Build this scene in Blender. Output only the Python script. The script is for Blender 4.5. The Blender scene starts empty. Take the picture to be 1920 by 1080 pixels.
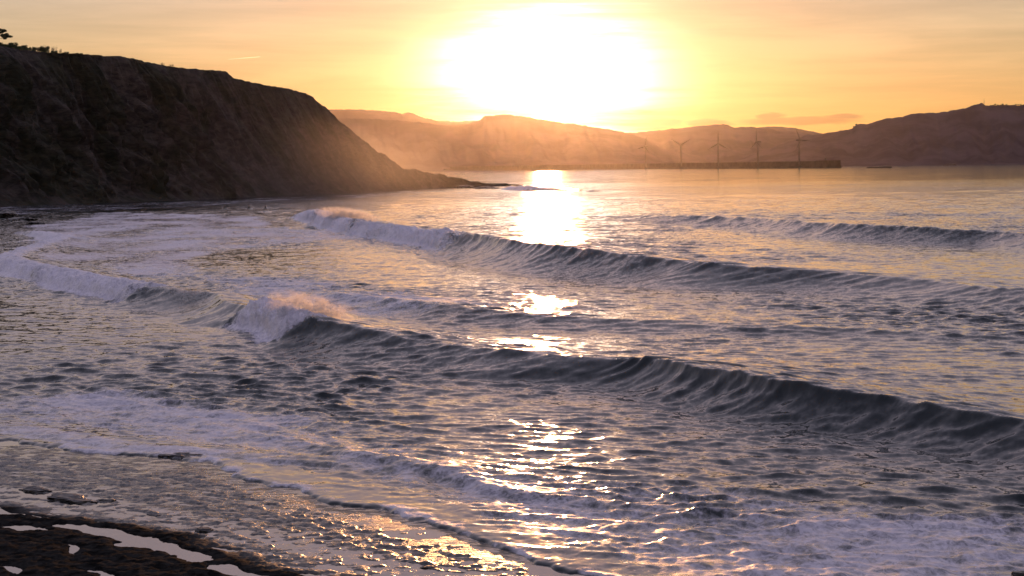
import bpy, bmesh, math, random
import numpy as np
from mathutils import Matrix, Vector

R = math.radians
scene = bpy.context.scene
COL = scene.collection

# ------------------------------------------------------------------ camera
CAM_H = 10.0
PITCH, ROLL = 3.474, -0.66
LENS = 70.0
F = LENS / 36.0 * 1920.0
cam_m = Matrix.Rotation(R(90 - PITCH), 3, 'X') @ Matrix.Rotation(R(ROLL), 3, 'Z')
cd = bpy.data.cameras.new('camera')
cam = bpy.data.objects.new('camera', cd)
COL.objects.link(cam)
cam.matrix_world = Matrix.Translation((0, 0, CAM_H)) @ cam_m.to_4x4()
cd.lens = LENS
cd.sensor_width = 36.0
cd.clip_start = 0.5
cd.clip_end = 400000.0
scene.camera = cam

# ------------------------------------------------------------------ sun, sky, exposure
SUN_EL, SUN_AZ = 2.75, 1.05          # azimuth east of +Y
sun_dir = Vector((math.sin(R(SUN_AZ)) * math.cos(R(SUN_EL)), math.cos(R(SUN_AZ)) * math.cos(R(SUN_EL)), math.sin(R(SUN_EL))))
sl = bpy.data.lights.new('sun', 'SUN')
sl.energy = 1.6
sl.angle = R(0.53)
sl.color = (1.0, 0.44, 0.165)
sun = bpy.data.objects.new('sun', sl)
COL.objects.link(sun)
sun.rotation_euler = (-sun_dir).to_track_quat('-Z', 'Y').to_euler()

scene.view_settings.view_transform = 'Standard'
scene.view_settings.look = 'None'
scene.view_settings.exposure = 0.06
scene.view_settings.gamma = 1.0
scene.view_settings.use_curve_mapping = False
try:
    scene.cycles.use_denoising = True
    scene.cycles.max_bounces = 6
    scene.cycles.diffuse_bounces = 2
    scene.cycles.glossy_bounces = 3
    scene.cycles.transmission_bounces = 4
    scene.cycles.volume_bounces = 0
    scene.cycles.transparent_max_bounces = 16
    scene.cycles.sample_clamp_indirect = 8.0
    scene.cycles.caustics_reflective = False
    scene.cycles.caustics_refractive = False
except Exception:
    pass


class NT:
    """small helper around a node tree"""
    def __init__(self, tree):
        self.t = tree
        tree.nodes.clear()

    def n(self, kind, **kw):
        nd = self.t.nodes.new(kind)
        for k, v in kw.items():
            setattr(nd, k, v)
        return nd

    def put(self, sock, v):
        if v is None:
            return
        if isinstance(v, bpy.types.NodeSocket):
            self.t.links.new(v, sock)
        else:
            if hasattr(sock, 'default_value'):
                try:
                    sock.default_value = v
                except Exception:
                    sock.default_value = tuple(v) + (1.0,)

    def m(self, op, a, b=None, c=None, clamp=False):
        nd = self.n('ShaderNodeMath', operation=op, use_clamp=clamp)
        self.put(nd.inputs[0], a)
        self.put(nd.inputs[1], b)
        self.put(nd.inputs[2], c)
        return nd.outputs[0]

    def v(self, op, a, b=None, s=None):
        nd = self.n('ShaderNodeVectorMath', operation=op)
        self.put(nd.inputs[0], a)
        self.put(nd.inputs[1], b)
        if s is not None:
            self.put(nd.inputs['Scale'], s)
        return nd.outputs['Value'] if op in ('DOT_PRODUCT', 'LENGTH', 'DISTANCE') else nd.outputs[0]

    def comb(self, x, y, z):
        nd = self.n('ShaderNodeCombineXYZ')
        for i, q in enumerate((x, y, z)):
            self.put(nd.inputs[i], q)
        return nd.outputs[0]

    def sep(self, vv):
        nd = self.n('ShaderNodeSeparateXYZ')
        self.put(nd.inputs[0], vv)
        return nd.outputs

    def noise(self, vec, scale=1.0, detail=3.0, rough=0.5, dist=0.0):
        nd = self.n('ShaderNodeTexNoise')
        self.put(nd.inputs['Vector'], vec)
        nd.inputs['Scale'].default_value = scale
        nd.inputs['Detail'].default_value = detail
        nd.inputs['Roughness'].default_value = rough
        nd.inputs['Distortion'].default_value = dist
        return nd

    def ramp(self, fac, lo, hi, a=0.0, b=1.0, smooth=True):
        nd = self.n('ShaderNodeMapRange', interpolation_type='SMOOTHSTEP' if smooth else 'LINEAR')
        nd.clamp = True if hasattr(nd, 'clamp') else None
        self.put(nd.inputs[0], fac)
        for i, q in enumerate((lo, hi, a, b)):
            self.put(nd.inputs[i + 1], q)
        return nd.outputs[0]

    def mixc(self, f, a, b, mode='MIX'):
        nd = self.n('ShaderNodeMix', data_type='RGBA', blend_type=mode)
        self.put(nd.inputs[0], f)
        self.put(nd.inputs[6], a if isinstance(a, bpy.types.NodeSocket) else tuple(a) + (1.0,))
        self.put(nd.inputs[7], b if isinstance(b, bpy.types.NodeSocket) else tuple(b) + (1.0,))
        return nd.outputs[2]


world = bpy.data.worlds.new('World')
scene.world = world
world.use_nodes = True
W = NT(world.node_tree)
sky = W.n('ShaderNodeTexSky', sky_type='NISHITA')
sky.sun_disc = False
sky.sun_elevation = R(SUN_EL)
sky.sun_rotation = R(SUN_AZ)
sky.altitude = 0.0
sky.air_density = 1.0
sky.dust_density = 0.3
sky.ozone_density = 2.2
SKY_STRENGTH = 0.10
wdir = W.v('NORMALIZE', W.n('ShaderNodeTexCoord').outputs['Generated'])
dx_, dy_, dz_ = W.sep(wdir)
front = W.ramp(dy_, 0.0, 0.5)
# thin cirrus veil, stretched along the horizon, everywhere in the sky
cz = W.m('MULTIPLY', dz_, 9.0)
cv = W.comb(dx_, dy_, cz)
streak = W.noise(cv, 3.2, 6.0, 0.55, 0.6).outputs[0]
fine = W.noise(W.comb(dx_, dy_, W.m('MULTIPLY', dz_, 14.0)), 9.0, 6.0, 0.6, 0.4).outputs[0]
veil = W.m('ADD', W.m('MULTIPLY', streak, 0.6), W.m('MULTIPLY', fine, 0.4))
# aureole of the sun in the thin cloud: wider than tall
ddx = W.m('SUBTRACT', dx_, sun_dir.x)
ddz = W.m('SUBTRACT', dz_, sun_dir.z)
warp = W.m('MULTIPLY', W.m('SUBTRACT', W.m('ADD', W.m('MULTIPLY', fine, 0.75), W.m('MULTIPLY', streak, 0.25)), 0.5), 0.085)
rx = W.m('MULTIPLY', ddx, 1.0)
rz = W.m('MULTIPLY', W.m('ADD', ddz, warp), 1.85)
rr = W.m('SQRT', W.m('ADD', W.m('MULTIPLY', rx, rx), W.m('MULTIPLY', rz, rz)))
core = W.m('EXPONENT', W.m('MULTIPLY', W.m('POWER', W.m('DIVIDE', rr, 0.0400), 2.05), -1.0))
halo = W.m('EXPONENT', W.m('MULTIPLY', rr, -1.0 / 0.085))
glow = W.v('SCALE', (3.6, 3.1, 2.9), s=core)
glow = W.v('ADD', glow, W.v('SCALE', (1.0, 0.72, 0.16), s=W.m('MULTIPLY', halo, 0.09)))
glow = W.v('SCALE', glow, s=front)
# power curves flatten the clear sky's contrast to lift the fill light
sr, sg, sb_ = W.sep(W.v('SCALE', sky.outputs[0], s=SKY_STRENGTH))
dust_g = W.ramp(dz_, 0.0, 0.085, 0.82, 1.0)          # dust low over the horizon, all the way round
dust_b = W.ramp(dz_, 0.0, 0.115, 0.38, 1.0)
base = W.comb(W.m('MULTIPLY', W.m('POWER', sr, 0.42), 0.815), W.m('MULTIPLY', W.m('MULTIPLY', W.m('POWER', sg, 0.30), 0.605), dust_g), W.m('MULTIPLY', W.m('MULTIPLY', W.m('POWER', sb_, 0.22), 0.50), dust_b))
# added pink sky glow above the frame all round, brightens the water's reflections
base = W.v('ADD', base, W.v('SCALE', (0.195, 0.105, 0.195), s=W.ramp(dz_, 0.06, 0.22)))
vm = W.ramp(veil, 0.40, 0.66, 0.88, 1.12)
base = W.v('SCALE', W.v('ADD', base, glow), s=vm)
# a few flat banks of low cloud right of the sun: azimuth, elevation, half width, half height in radians
wn = W.noise(W.comb(dx_, dy_, W.m('MULTIPLY', dz_, 6.0)), 55.0, 4.0, 0.6, 0.3).outputs['Color']
wnx, wnz, _q = W.sep(W.v('SUBTRACT', wn, (0.5, 0.5, 0.5)))
cx_ = W.m('ADD', dx_, W.m('MULTIPLY', wnx, 0.018))
cz_ = W.m('ADD', dz_, W.m('MULTIPLY', wnz, 0.0034))
cloud = None
for (az, el, hw, hh) in ((.0667, .0269, .0050, .0006), (.0787, .0213, .0085, .0016), (.0645, .0192, .0150, .0018), (.0980, .0209, .0110, .0018), (.1280, .0236, .0075, .0015),
                         (.1420, .0211, .0300, .0017), (.1630, .0231, .0110, .0011)):
    ex = W.m('DIVIDE', W.m('SUBTRACT', cx_, az), hw)
    ez = W.m('DIVIDE', W.m('SUBTRACT', cz_, el), hh * 1.35)
    e = W.m('ADD', W.m('MULTIPLY', ex, ex), W.m('MULTIPLY', ez, ez))
    c_ = W.ramp(e, 0.3, 1.3, 1.0, 0.0)
    cloud = c_ if cloud is None else W.m('MAXIMUM', cloud, c_)
cloud = W.m('MULTIPLY', cloud, front)
base = W.v('MULTIPLY', base, W.v('ADD', (1.0, 1.0, 1.0), W.v('SCALE', (-0.34, -0.38, -0.26), s=cloud)))
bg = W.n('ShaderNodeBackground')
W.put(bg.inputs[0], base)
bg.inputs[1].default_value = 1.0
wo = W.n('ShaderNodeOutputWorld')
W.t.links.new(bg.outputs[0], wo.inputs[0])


# ------------------------------------------------------------------ helpers
def ray(px, py):
    d = cam_m @ Vector(((px - 960.0) / F, -(py - 540.0) / F, -1.0))
    return d


def G(px, py, z=0.0):
    """point at height z seen at that place of the photograph"""
    d = ray(px, py)
    t = (z - CAM_H) / d.z
    return Vector((d.x * t, d.y * t, z))


def P(px, py, Y):
    """point at distance Y in front"""
    d = ray(px, py)
    t = Y / d.y
    return Vector((d.x * t, Y, CAM_H + d.z * t))


def tag(o, label=None, cat=None, group=None, kind=None):
    if label:
        o['label'] = label
    if cat:
        o['category'] = cat
    if group:
        o['group'] = group
    if kind:
        o['kind'] = kind
    return o


def link(name, me, mat=None, parent=None, loc=None):
    o = bpy.data.objects.new(name, me)
    COL.objects.link(o)
    if mat is not None and me is not None:
        me.materials.append(mat)
    if parent is not None:
        o.parent = parent
    if loc is not None:
        o.location = loc
    return o


def empty(name, loc=(0, 0, 0), rz=0.0):
    o = bpy.data.objects.new(name, None)
    o.empty_display_size = 0.1
    COL.objects.link(o)
    o.location = loc
    o.rotation_euler = (0, 0, rz)
    return o


def copy_tree(o, parent=None):
    c = o.copy()
    COL.objects.link(c)
    c.parent = parent
    for ch in list(o.children):
        copy_tree(ch, c)
    return c


def grid_mesh(name, X, Y, Z, smooth=True, attrs=None):
    r, c = X.shape
    me = bpy.data.meshes.new(name)
    co = np.stack([X, Y, Z], axis=-1).reshape(-1, 3).astype(np.float32)
    idx = np.arange(r * c, dtype=np.int32).reshape(r, c)
    q = np.stack([idx[:-1, :-1], idx[:-1, 1:], idx[1:, 1:], idx[1:, :-1]], axis=-1).reshape(-1, 4)
    nq = len(q)
    me.vertices.add(r * c)
    me.vertices.foreach_set('co', co.ravel())
    me.loops.add(nq * 4)
    me.loops.foreach_set('vertex_index', q.ravel())
    me.polygons.add(nq)
    me.polygons.foreach_set('loop_start', np.arange(0, nq * 4, 4, dtype=np.int32))
    me.polygons.foreach_set('loop_total', np.full(nq, 4, dtype=np.int32))
    me.polygons.foreach_set('use_smooth', np.full(nq, smooth, dtype=bool))
    me.update(calc_edges=True)
    if attrs:
        for k, a in attrs.items():
            at = me.attributes.new(k, 'FLOAT', 'POINT')
            at.data.foreach_set('value', a.reshape(-1).astype(np.float32))
    return me


def pydata(name, vs, fs, smooth=False):
    me = bpy.data.meshes.new(name)
    me.from_pydata([tuple(v) for v in vs], [], fs)
    me.update()
    if smooth:
        me.polygons.foreach_set('use_smooth', np.ones(len(me.polygons), dtype=bool))
    return me


def bm_mesh(name, bm, smooth=False):
    me = bpy.data.meshes.new(name)
    bm.normal_update()
    bm.to_mesh(me)
    bm.free()
    if smooth:
        me.polygons.foreach_set('use_smooth', np.ones(len(me.polygons), dtype=bool))
    return me


# ---- vectorised gradient noise
def pn(x, y, seed=0):
    rs = np.random.RandomState(1000 + seed)
    perm = rs.permutation(256).astype(np.int32)
    ang = rs.rand(256).astype(np.float32) * 2 * np.pi
    gx, gy = np.cos(ang), np.sin(ang)
    x = np.asarray(x, dtype=np.float32)
    y = np.asarray(y, dtype=np.float32)
    xi = np.floor(x).astype(np.int32)
    yi = np.floor(y).astype(np.int32)
    xf = x - xi
    yf = y - yi
    u = xf * xf * xf * (xf * (xf * 6 - 15) + 10)
    v = yf * yf * yf * (yf * (yf * 6 - 15) + 10)

    def g(ix, iy, fx, fy):
        h = perm[(perm[ix & 255] + iy) & 255]
        return gx[h] * fx + gy[h] * fy
    a = g(xi, yi, xf, yf)
    b = g(xi + 1, yi, xf - 1, yf)
    c = g(xi, yi + 1, xf, yf - 1)
    d = g(xi + 1, yi + 1, xf - 1, yf - 1)
    return ((a + u * (b - a)) * (1 - v) + (c + u * (d - c)) * v) * 1.5


def fbm(x, y, octv=4, seed=0, gain=0.5):
    s = 0.0
    a = 1.0
    for i in range(octv):
        s = s + a * pn(x * 2 ** i, y * 2 ** i, seed + i * 7)
        a *= gain
    return s


def sstep(a, b, x):
    t = np.clip((x - a) / (b - a), 0, 1)
    return t * t * (3 - 2 * t)


def poly_sd(X, Y, pts):
    """signed distance to a polygon, positive inside"""
    n = len(pts)
    best = np.full(X.shape, 1e9, dtype=np.float32)
    inside = np.zeros(X.shape, dtype=bool)
    for i in range(n):
        ax, ay = pts[i]
        bx, by = pts[(i + 1) % n]
        ex, ey = bx - ax, by - ay
        t = np.clip(((X - ax) * ex + (Y - ay) * ey) / (ex * ex + ey * ey + 1e-9), 0, 1)
        d = (X - ax - ex * t) ** 2 + (Y - ay - ey * t) ** 2
        best = np.minimum(best, d)
        if abs(by - ay) > 1e-9:
            cond = ((ay > Y) != (by > Y)) & (X < (bx - ax) * (Y - ay) / (by - ay) + ax)
            inside ^= cond
    d = np.sqrt(best)
    return np.where(inside, d, -d)


def smooth_interp(ys, vals, q, width=3.0):
    """piecewise-linear values over ys, softened"""
    o = np.argsort(ys)
    ys = np.asarray(ys, dtype=float)[o]
    vals = np.asarray(vals, dtype=float)[o]
    fine_y = np.arange(ys[0] - 20, ys[-1] + 20, 0.25)
    fv = np.interp(fine_y, ys, vals)
    # extend linearly at both ends so that the softening does not bend them
    sl0 = (vals[1] - vals[0]) / (ys[1] - ys[0] + 1e-9)
    sl1 = (vals[-1] - vals[-2]) / (ys[-1] - ys[-2] + 1e-9)
    fv = np.where(fine_y < ys[0], vals[0] + sl0 * (fine_y - ys[0]), fv)
    fv = np.where(fine_y > ys[-1], vals[-1] + sl1 * (fine_y - ys[-1]), fv)
    k = int(width / 0.25) * 2 + 1
    ker = np.hanning(k + 2)[1:-1]
    ker /= ker.sum()
    fs = np.convolve(np.pad(fv, k // 2, mode='edge'), ker, mode='valid')
    return np.interp(q, fine_y, fs)


# ------------------------------------------------------------------ materials
def new_mat(name):
    m = bpy.data.materials.new(name)
    m.use_nodes = True
    return m, NT(m.node_tree)


def out(N, surf=None, vol=None, disp=None):
    o = N.n('ShaderNodeOutputMaterial')
    if surf is not None:
        N.t.links.new(surf, o.inputs[0])
    if vol is not None:
        N.t.links.new(vol, o.inputs[1])


def principled(N, color, rough=0.7, spec=0.5, normal=None, ior=None):
    b = N.n('ShaderNodeBsdfPrincipled')
    N.put(b.inputs['Base Color'], color if isinstance(color, bpy.types.NodeSocket) else tuple(color) + (1.0,))
    N.put(b.inputs['Roughness'], rough)
    N.put(b.inputs['Specular IOR Level'], spec)
    if ior:
        b.inputs['IOR'].default_value = ior
    if normal is not None:
        N.put(b.inputs['Normal'], normal)
    return b


def simple_mat(name, c1, c2, scale=1.0, rough=0.8, spec=0.4, bump=0.0, detail=5.0):
    m, N = new_mat(name)
    pos = N.n('ShaderNodeTexCoord').outputs['Object']
    n = N.noise(pos, scale, detail, 0.6, 0.3)
    f = N.ramp(n.outputs[0], 0.35, 0.65)
    col = N.mixc(f, c1, c2)
    nrm = None
    if bump > 0:
        bn = N.n('ShaderNodeBump')
        bn.inputs['Strength'].default_value = 0.7
        bn.inputs['Distance'].default_value = bump
        N.put(bn.inputs['Height'], n.outputs[0])
        nrm = bn.outputs[0]
    b = principled(N, col, rough, spec, nrm)
    out(N, b.outputs[0])
    return m


def sea_material():
    m, N = new_mat('sea_water')
    geo = N.n('ShaderNodeNewGeometry')
    pos = geo.outputs['Position']
    px, py, pz = N.sep(pos)
    att = N.n('ShaderNodeAttribute', attribute_name='foam').outputs['Fac']
    rgh = N.n('ShaderNodeAttribute', attribute_name='ruffle').outputs['Fac']
    flat = N.comb(px, py, 0.0)
    # ripple slopes straight from noise, several sizes
    big = N.noise(N.v('MULTIPLY', flat, (0.020, 0.010, 1.0)), 1.0, 3.0, 0.55, 0.4).outputs[0]
    patch = N.ramp(big, 0.32, 0.68, 0.55, 1.35)
    pert = None
    for sc, amp, det in ((0.09, 0.03, 2.0), (0.6, 0.09, 3.0), (1.8, 0.17, 3.0), (5.5, 0.15, 2.0)):
        nz = N.noise(N.v('MULTIPLY', flat, (1.0, 0.8, 1.0)), sc, det, 0.55, 0.2).outputs['Color']
        d = N.v('SCALE', N.v('SUBTRACT', nz, (0.5, 0.5, 0.5)), s=amp * 2.6)
        pert = d if pert is None else N.v('ADD', pert, d)
    pert = N.v('MULTIPLY', pert, (1.0, 1.0, 0.0))
    pert = N.v('SCALE', pert, s=N.m('MULTIPLY', patch, rgh))
    nrm = N.v('NORMALIZE', N.v('ADD', geo.outputs['Normal'], pert))
    water = principled(N, (0.004, 0.010, 0.011), 0.07, 0.5, nrm, 1.34)
    # foam: lace of bubbles over the water
    fv = N.v('MULTIPLY', pos, (1.0, 0.62, 1.0))
    lace = N.noise(fv, 0.55, 9.0, 0.68, 1.0).outputs[0]
    vor = N.n('ShaderNodeTexVoronoi', feature='DISTANCE_TO_EDGE')
    vor.inputs['Scale'].default_value = 1.5
    N.put(vor.inputs['Vector'], N.v('ADD', fv, N.v('SCALE', N.noise(fv, 1.4, 4.0, 0.6).outputs['Color'], s=0.9)))
    net = N.ramp(vor.outputs[0], 0.0, 0.22, 1.0, 0.0)
    cell = N.noise(fv, 3.8, 6.0, 0.68, 1.2).outputs[0]
    pat = N.m('ADD', N.m('MULTIPLY', lace, 0.60), N.m('ADD', N.m('MULTIPLY', cell, 0.35), N.m('MULTIPLY', net, 0.05)))
    thr = N.m('SUBTRACT', 0.80, N.m('MULTIPLY', att, 0.66))
    fac = N.ramp(N.m('SUBTRACT', pat, thr), -0.06, 0.17)
    fac = N.m('MULTIPLY', fac, N.ramp(att, 0.02, 0.2))
    fac = N.m('MULTIPLY', fac, N.ramp(att, 0.5, 0.95, 0.72, 1.0))
    bn = N.n('ShaderNodeBump')
    bn.inputs['Strength'].default_value = 0.8
    bn.inputs['Distance'].default_value = 0.06
    N.put(bn.inputs['Height'], pat)
    fn = N.v('NORMALIZE', N.v('ADD', bn.outputs[0], N.v('SCALE', pert, s=0.6)))
    fcol = N.mixc(N.ramp(cell, 0.35, 0.65), (0.42, 0.40, 0.47), (0.68, 0.64, 0.72))
    foam = principled(N, fcol, 0.42, 0.5, fn, 1.36)
    mix = N.n('ShaderNodeMixShader')
    N.put(mix.inputs[0], fac)
    N.t.links.new(water.outputs[0], mix.inputs[1])
    N.t.links.new(foam.outputs[0], mix.inputs[2])
    out(N, mix.outputs[0])
    return m


def rock_material(name, c1, c2, rough=0.6, scale=1.0, strata=(1, 1, 4), bump=0.05, spec=0.5):
    m, N = new_mat(name)
    pos = N.n('ShaderNodeNewGeometry').outputs['Position']
    v = N.v('MULTIPLY', pos, strata)
    a = N.noise(v, scale, 7.0, 0.62, 0.5).outputs[0]
    b = N.noise(pos, scale * 4.7, 5.0, 0.6, 0.2).outputs[0]
    col = N.mixc(N.ramp(a, 0.36, 0.64), c1, c2)
    col = N.mixc(N.ramp(b, 0.45, 0.75, 0.0, 0.5), col, tuple(q * 1.6 for q in c2))
    bn = N.n('ShaderNodeBump')
    bn.inputs['Strength'].default_value = 0.9
    bn.inputs['Distance'].default_value = bump
    N.put(bn.inputs['Height'], N.m('ADD', a, N.m('MULTIPLY', b, 0.5)))
    rg = N.ramp(b, 0.3, 0.7, rough * 0.7, min(1.0, rough * 1.3))
    s = principled(N, col, rg, spec, bn.outputs[0])
    out(N, s.outputs[0])
    return m


M_SEA = sea_material()


def platform_material():
    m, N = new_mat('wet_rock')
    pos = N.n('ShaderNodeNewGeometry').outputs['Position']
    dry = N.n('ShaderNodeAttribute', attribute_name='dry').outputs['Fac']
    a = N.noise(N.v('MULTIPLY', pos, (1.0, 1.0, 3.0)), 2.6, 7.0, 0.62, 0.5).outputs[0]
    b = N.noise(pos, 11.0, 5.0, 0.6, 0.2).outputs[0]
    col = N.mixc(N.ramp(a, 0.36, 0.64), (0.005, 0.005, 0.005), (0.024, 0.023, 0.022))
    bn = N.n('ShaderNodeBump')
    bn.inputs['Strength'].default_value = 0.9
    bn.inputs['Distance'].default_value = 0.03
    N.put(bn.inputs['Height'], N.m('ADD', a, N.m('MULTIPLY', b, 0.5)))
    rg = N.m('ADD', N.ramp(b, 0.3, 0.7, 0.22, 0.42), N.m('MULTIPLY', dry, 0.60))
    s_ = principled(N, col, rg, N.m('SUBTRACT', 0.40, N.m('MULTIPLY', dry, 0.395)), bn.outputs[0])
    out(N, s_.outputs[0])
    return m


M_PLAT = platform_material()
M_ROCK = rock_material('dark_rock', (0.016, 0.014, 0.013), (0.045, 0.039, 0.034), 0.5, 1.2, (0.6, 0.6, 3), 0.04)


def film_material():
    """thin water over gravel: clear where it stands deep, broken by grit elsewhere"""
    m, N = new_mat('tide_film')
    pos = N.n('ShaderNodeNewGeometry').outputs['Position']
    clear = N.n('ShaderNodeAttribute', attribute_name='clear').outputs['Fac']
    nz = N.noise(N.v('MULTIPLY', pos, (1.0, 0.7, 1.0)), 2.6, 4.0, 0.6, 0.3).outputs['Color']
    d = N.v('MULTIPLY', N.v('SUBTRACT', nz, (0.5, 0.5, 0.5)), (0.14, 0.14, 0.0))
    nrm = N.v('NORMALIZE', N.v('ADD', (0.0, 0.0, 1.0), N.v('SCALE', d, s=N.m('SUBTRACT', 1.0, N.m('MULTIPLY', clear, 0.9)))))
    b = principled(N, (0.012, 0.013, 0.013), 0.04, 0.5, nrm, 1.45)
    rot = N.n('ShaderNodeMapping')
    rot.inputs['Rotation'].default_value = (0, 0, R(43))
    rot.inputs['Scale'].default_value = (0.55, 1.3, 1.0)
    N.put(rot.inputs['Vector'], pos)
    g1 = N.noise(rot.outputs[0], 2.2, 9.0, 0.72, 0.5).outputs[0]
    g2 = N.noise(rot.outputs[0], 7.5, 6.0, 0.7, 0.3).outputs[0]
    g = N.m('ADD', N.m('MULTIPLY', g1, 0.6), N.m('MULTIPLY', g2, 0.4))
    fac = N.ramp(N.m('SUBTRACT', g, N.m('MULTIPLY', clear, 0.3)), 0.455, 0.53)
    bn = N.n('ShaderNodeBump')
    bn.inputs['Strength'].default_value = 1.0
    bn.inputs['Distance'].default_value = 0.08
    N.put(bn.inputs['Height'], g)
    grit = principled(N, (0.009, 0.0085, 0.008), 0.30, 0.18, bn.outputs[0])
    mx = N.n('ShaderNodeMixShader')
    N.put(mx.inputs[0], fac)
    N.t.links.new(b.outputs[0], mx.inputs[1])
    N.t.links.new(grit.outputs[0], mx.inputs[2])
    out(N, mx.outputs[0])
    return m


M_FILM = film_material()


def cliff_material():
    m, N = new_mat('cliff_face')
    geo = N.n('ShaderNodeNewGeometry')
    pos = geo.outputs['Position']
    a = N.noise(N.v('MULTIPLY', pos, (1.0, 1.0, 0.7)), 0.045, 8.0, 0.62, 0.8).outputs[0]
    b = N.noise(N.v('MULTIPLY', pos, (1.0, 0.6, 2.0)), 0.24, 7.0, 0.65, 0.5).outputs[0]
    veg = N.ramp(a, 0.44, 0.60)
    rockc = N.mixc(N.ramp(b, 0.35, 0.68), (0.024, 0.019, 0.017), (0.066, 0.052, 0.045))
    vegc = N.mixc(N.ramp(b, 0.35, 0.65), (0.010, 0.011, 0.006), (0.030, 0.028, 0.016))
    col = N.mixc(veg, rockc, vegc)
    bn = N.n('ShaderNodeBump')
    bn.inputs['Strength'].default_value = 1.0
    bn.inputs['Distance'].default_value = 2.2
    N.put(bn.inputs['Height'], b)
    s = principled(N, col, 0.9, 0.2, bn.outputs[0])
    out(N, s.outputs[0])
    return m


M_CLIFF = cliff_material()
M_HILL = simple_mat('haze_tinted_hill', (0.046, 0.036, 0.045), (0.078, 0.062, 0.074), 0.006, 1.0, 0.0)  # forest colour with a mauve tint standing in for bluish air haze
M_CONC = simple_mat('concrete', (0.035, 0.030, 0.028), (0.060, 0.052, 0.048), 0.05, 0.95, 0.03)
M_BACKLIT = simple_mat('backlit_steel', (0.06, 0.058, 0.056), (0.08, 0.076, 0.074), 0.2, 0.95, 0.03)  # white turbines coloured dark: backlit silhouette shade put into the paint
M_HULL = simple_mat('dark_hull_paint', (0.05, 0.03, 0.03), (0.08, 0.05, 0.045), 0.3, 0.6, 0.4)
M_DECK = simple_mat('weathered_deck_paint', (0.12, 0.10, 0.09), (0.20, 0.17, 0.15), 0.5, 0.7, 0.4)
M_STEEL = simple_mat('grey_steel', (0.05, 0.05, 0.05), (0.08, 0.08, 0.08), 0.5, 0.95, 0.03)
M_SUIT = simple_mat('black_neoprene', (0.012, 0.012, 0.014), (0.022, 0.022, 0.024), 8.0, 0.5, 0.5)
M_SKIN = simple_mat('skin', (0.36, 0.22, 0.16), (0.44, 0.28, 0.20), 12.0, 0.55, 0.4)
M_HAIR = simple_mat('wet_hair', (0.015, 0.011, 0.008), (0.03, 0.02, 0.015), 30.0, 0.45, 0.5)
M_BOARD = simple_mat('board_resin', (0.62, 0.60, 0.55), (0.72, 0.70, 0.66), 3.0, 0.25, 0.5)
M_BARK = simple_mat('bark', (0.040, 0.030, 0.022), (0.085, 0.066, 0.050), 3.0, 0.9, 0.2, 0.02)
M_LEAF = simple_mat('dark_leaves', (0.028, 0.040, 0.016), (0.060, 0.075, 0.030), 0.8, 0.7, 0.3)
M_TWIG = simple_mat('dry_twigs', (0.10, 0.075, 0.05), (0.17, 0.13, 0.09), 2.0, 0.9, 0.2)

# ------------------------------------------------------------------ sea
rows = []
y = 22.0
while y < 44.0:
    rows.append(y)
    y += 0.6
while y < 18500.0:
    rows.append(y)
    g = 0.0021
    if y > 300:
        g = 0.0021 + 0.0035 * min(1.0, (y - 300) / 600)
    if y > 1200:
        g = 0.012
    if y > 3000:
        g = 0.03
    y += y * g
ROWS = np.array(rows, dtype=np.float64)
inner = np.tan(np.linspace(R(-15.4), R(15.4), 680))
outer = np.tan(np.radians(np.array([16, 17, 19, 22, 26, 31, 38, 46, 55, 64.0])))
TANS = np.concatenate([-outer[::-1], inner, outer])
SX = (ROWS[:, None] * TANS[None, :]).astype(np.float32)
SY = np.repeat(ROWS[:, None], len(TANS), axis=1).astype(np.float32)
SPAC = np.maximum(np.gradient(ROWS)[:, None].repeat(len(TANS), 1), SY * (TANS[100] - TANS[99])).astype(np.float32)
Z = np.zeros_like(SX)
DX = np.zeros_like(SX)
DY = np.zeros_like(SX)
FOAM = np.zeros_like(SX)

# where the shore platform meets the water (world points, from upper left to lower right)
SHORE_PX = [(-260, 822), (0, 828), (110, 838), (250, 858), (300, 863), (400, 872), (480, 905), (560, 925), (640, 945), (720, 962), (800, 985),
            (900, 1012), (1000, 1048), (1070, 1082), (1250, 1130), (1600, 1190), (2200, 1260)]
SHORE = np.array([tuple(G(a, b, 0.05))[:2] for a, b in SHORE_PX])
o_ = np.argsort(SHORE[:, 0])
SHORE = SHORE[o_]


def shore_y(X):
    return np.interp(X, SHORE[:, 0], SHORE[:, 1])


wob = pn(SX * 0.35, SY * 0.2, 3) * 0.8 + pn(SX * 1.1, SY * 0.6, 4) * 0.5 + pn(SX * 3.0, SY * 1.8, 6) * 0.22
INLAND = (shore_y(SX) - SY) * 0.75 + wob      # metres towards the land, positive on the platform


def px_poly(pts, z=0.0):
    return [tuple(G(a, b, z))[:2] for a, b in pts]


# ---- patches of ruffled and of smooth water
ruf = 0.66 + 0.80 * fbm(SX * 0.035, SY * 0.020, 4, 11, 0.6)
calm1 = sstep(-6, 8, poly_sd(SX, SY, px_poly([(380, 465), (880, 470), (1080, 510), (1400, 560), (1300, 575), (900, 545), (600, 520)])))
calm2 = sstep(-6, 14, poly_sd(SX, SY, px_poly([(420, 378), (900, 356), (1900, 345), (1900, 400), (1250, 398), (1000, 430), (700, 405)])))
rough1 = sstep(-3, 5, poly_sd(SX, SY, px_poly([(820, 570), (1250, 560), (1920, 560), (1920, 760), (1500, 720), (1200, 670), (700, 625)])))
rough2 = sstep(-3, 5, poly_sd(SX, SY, px_poly([(0, 520), (250, 560), (480, 630), (760, 660), (900, 700), (700, 730), (300, 720), (0, 730)])))
calm3 = sstep(-2, 3, poly_sd(SX, SY, px_poly([(700, 735), (1150, 745), (1500, 812), (1960, 868), (1960, 1000), (1500, 965), (1200, 925), (850, 855)])))
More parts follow.
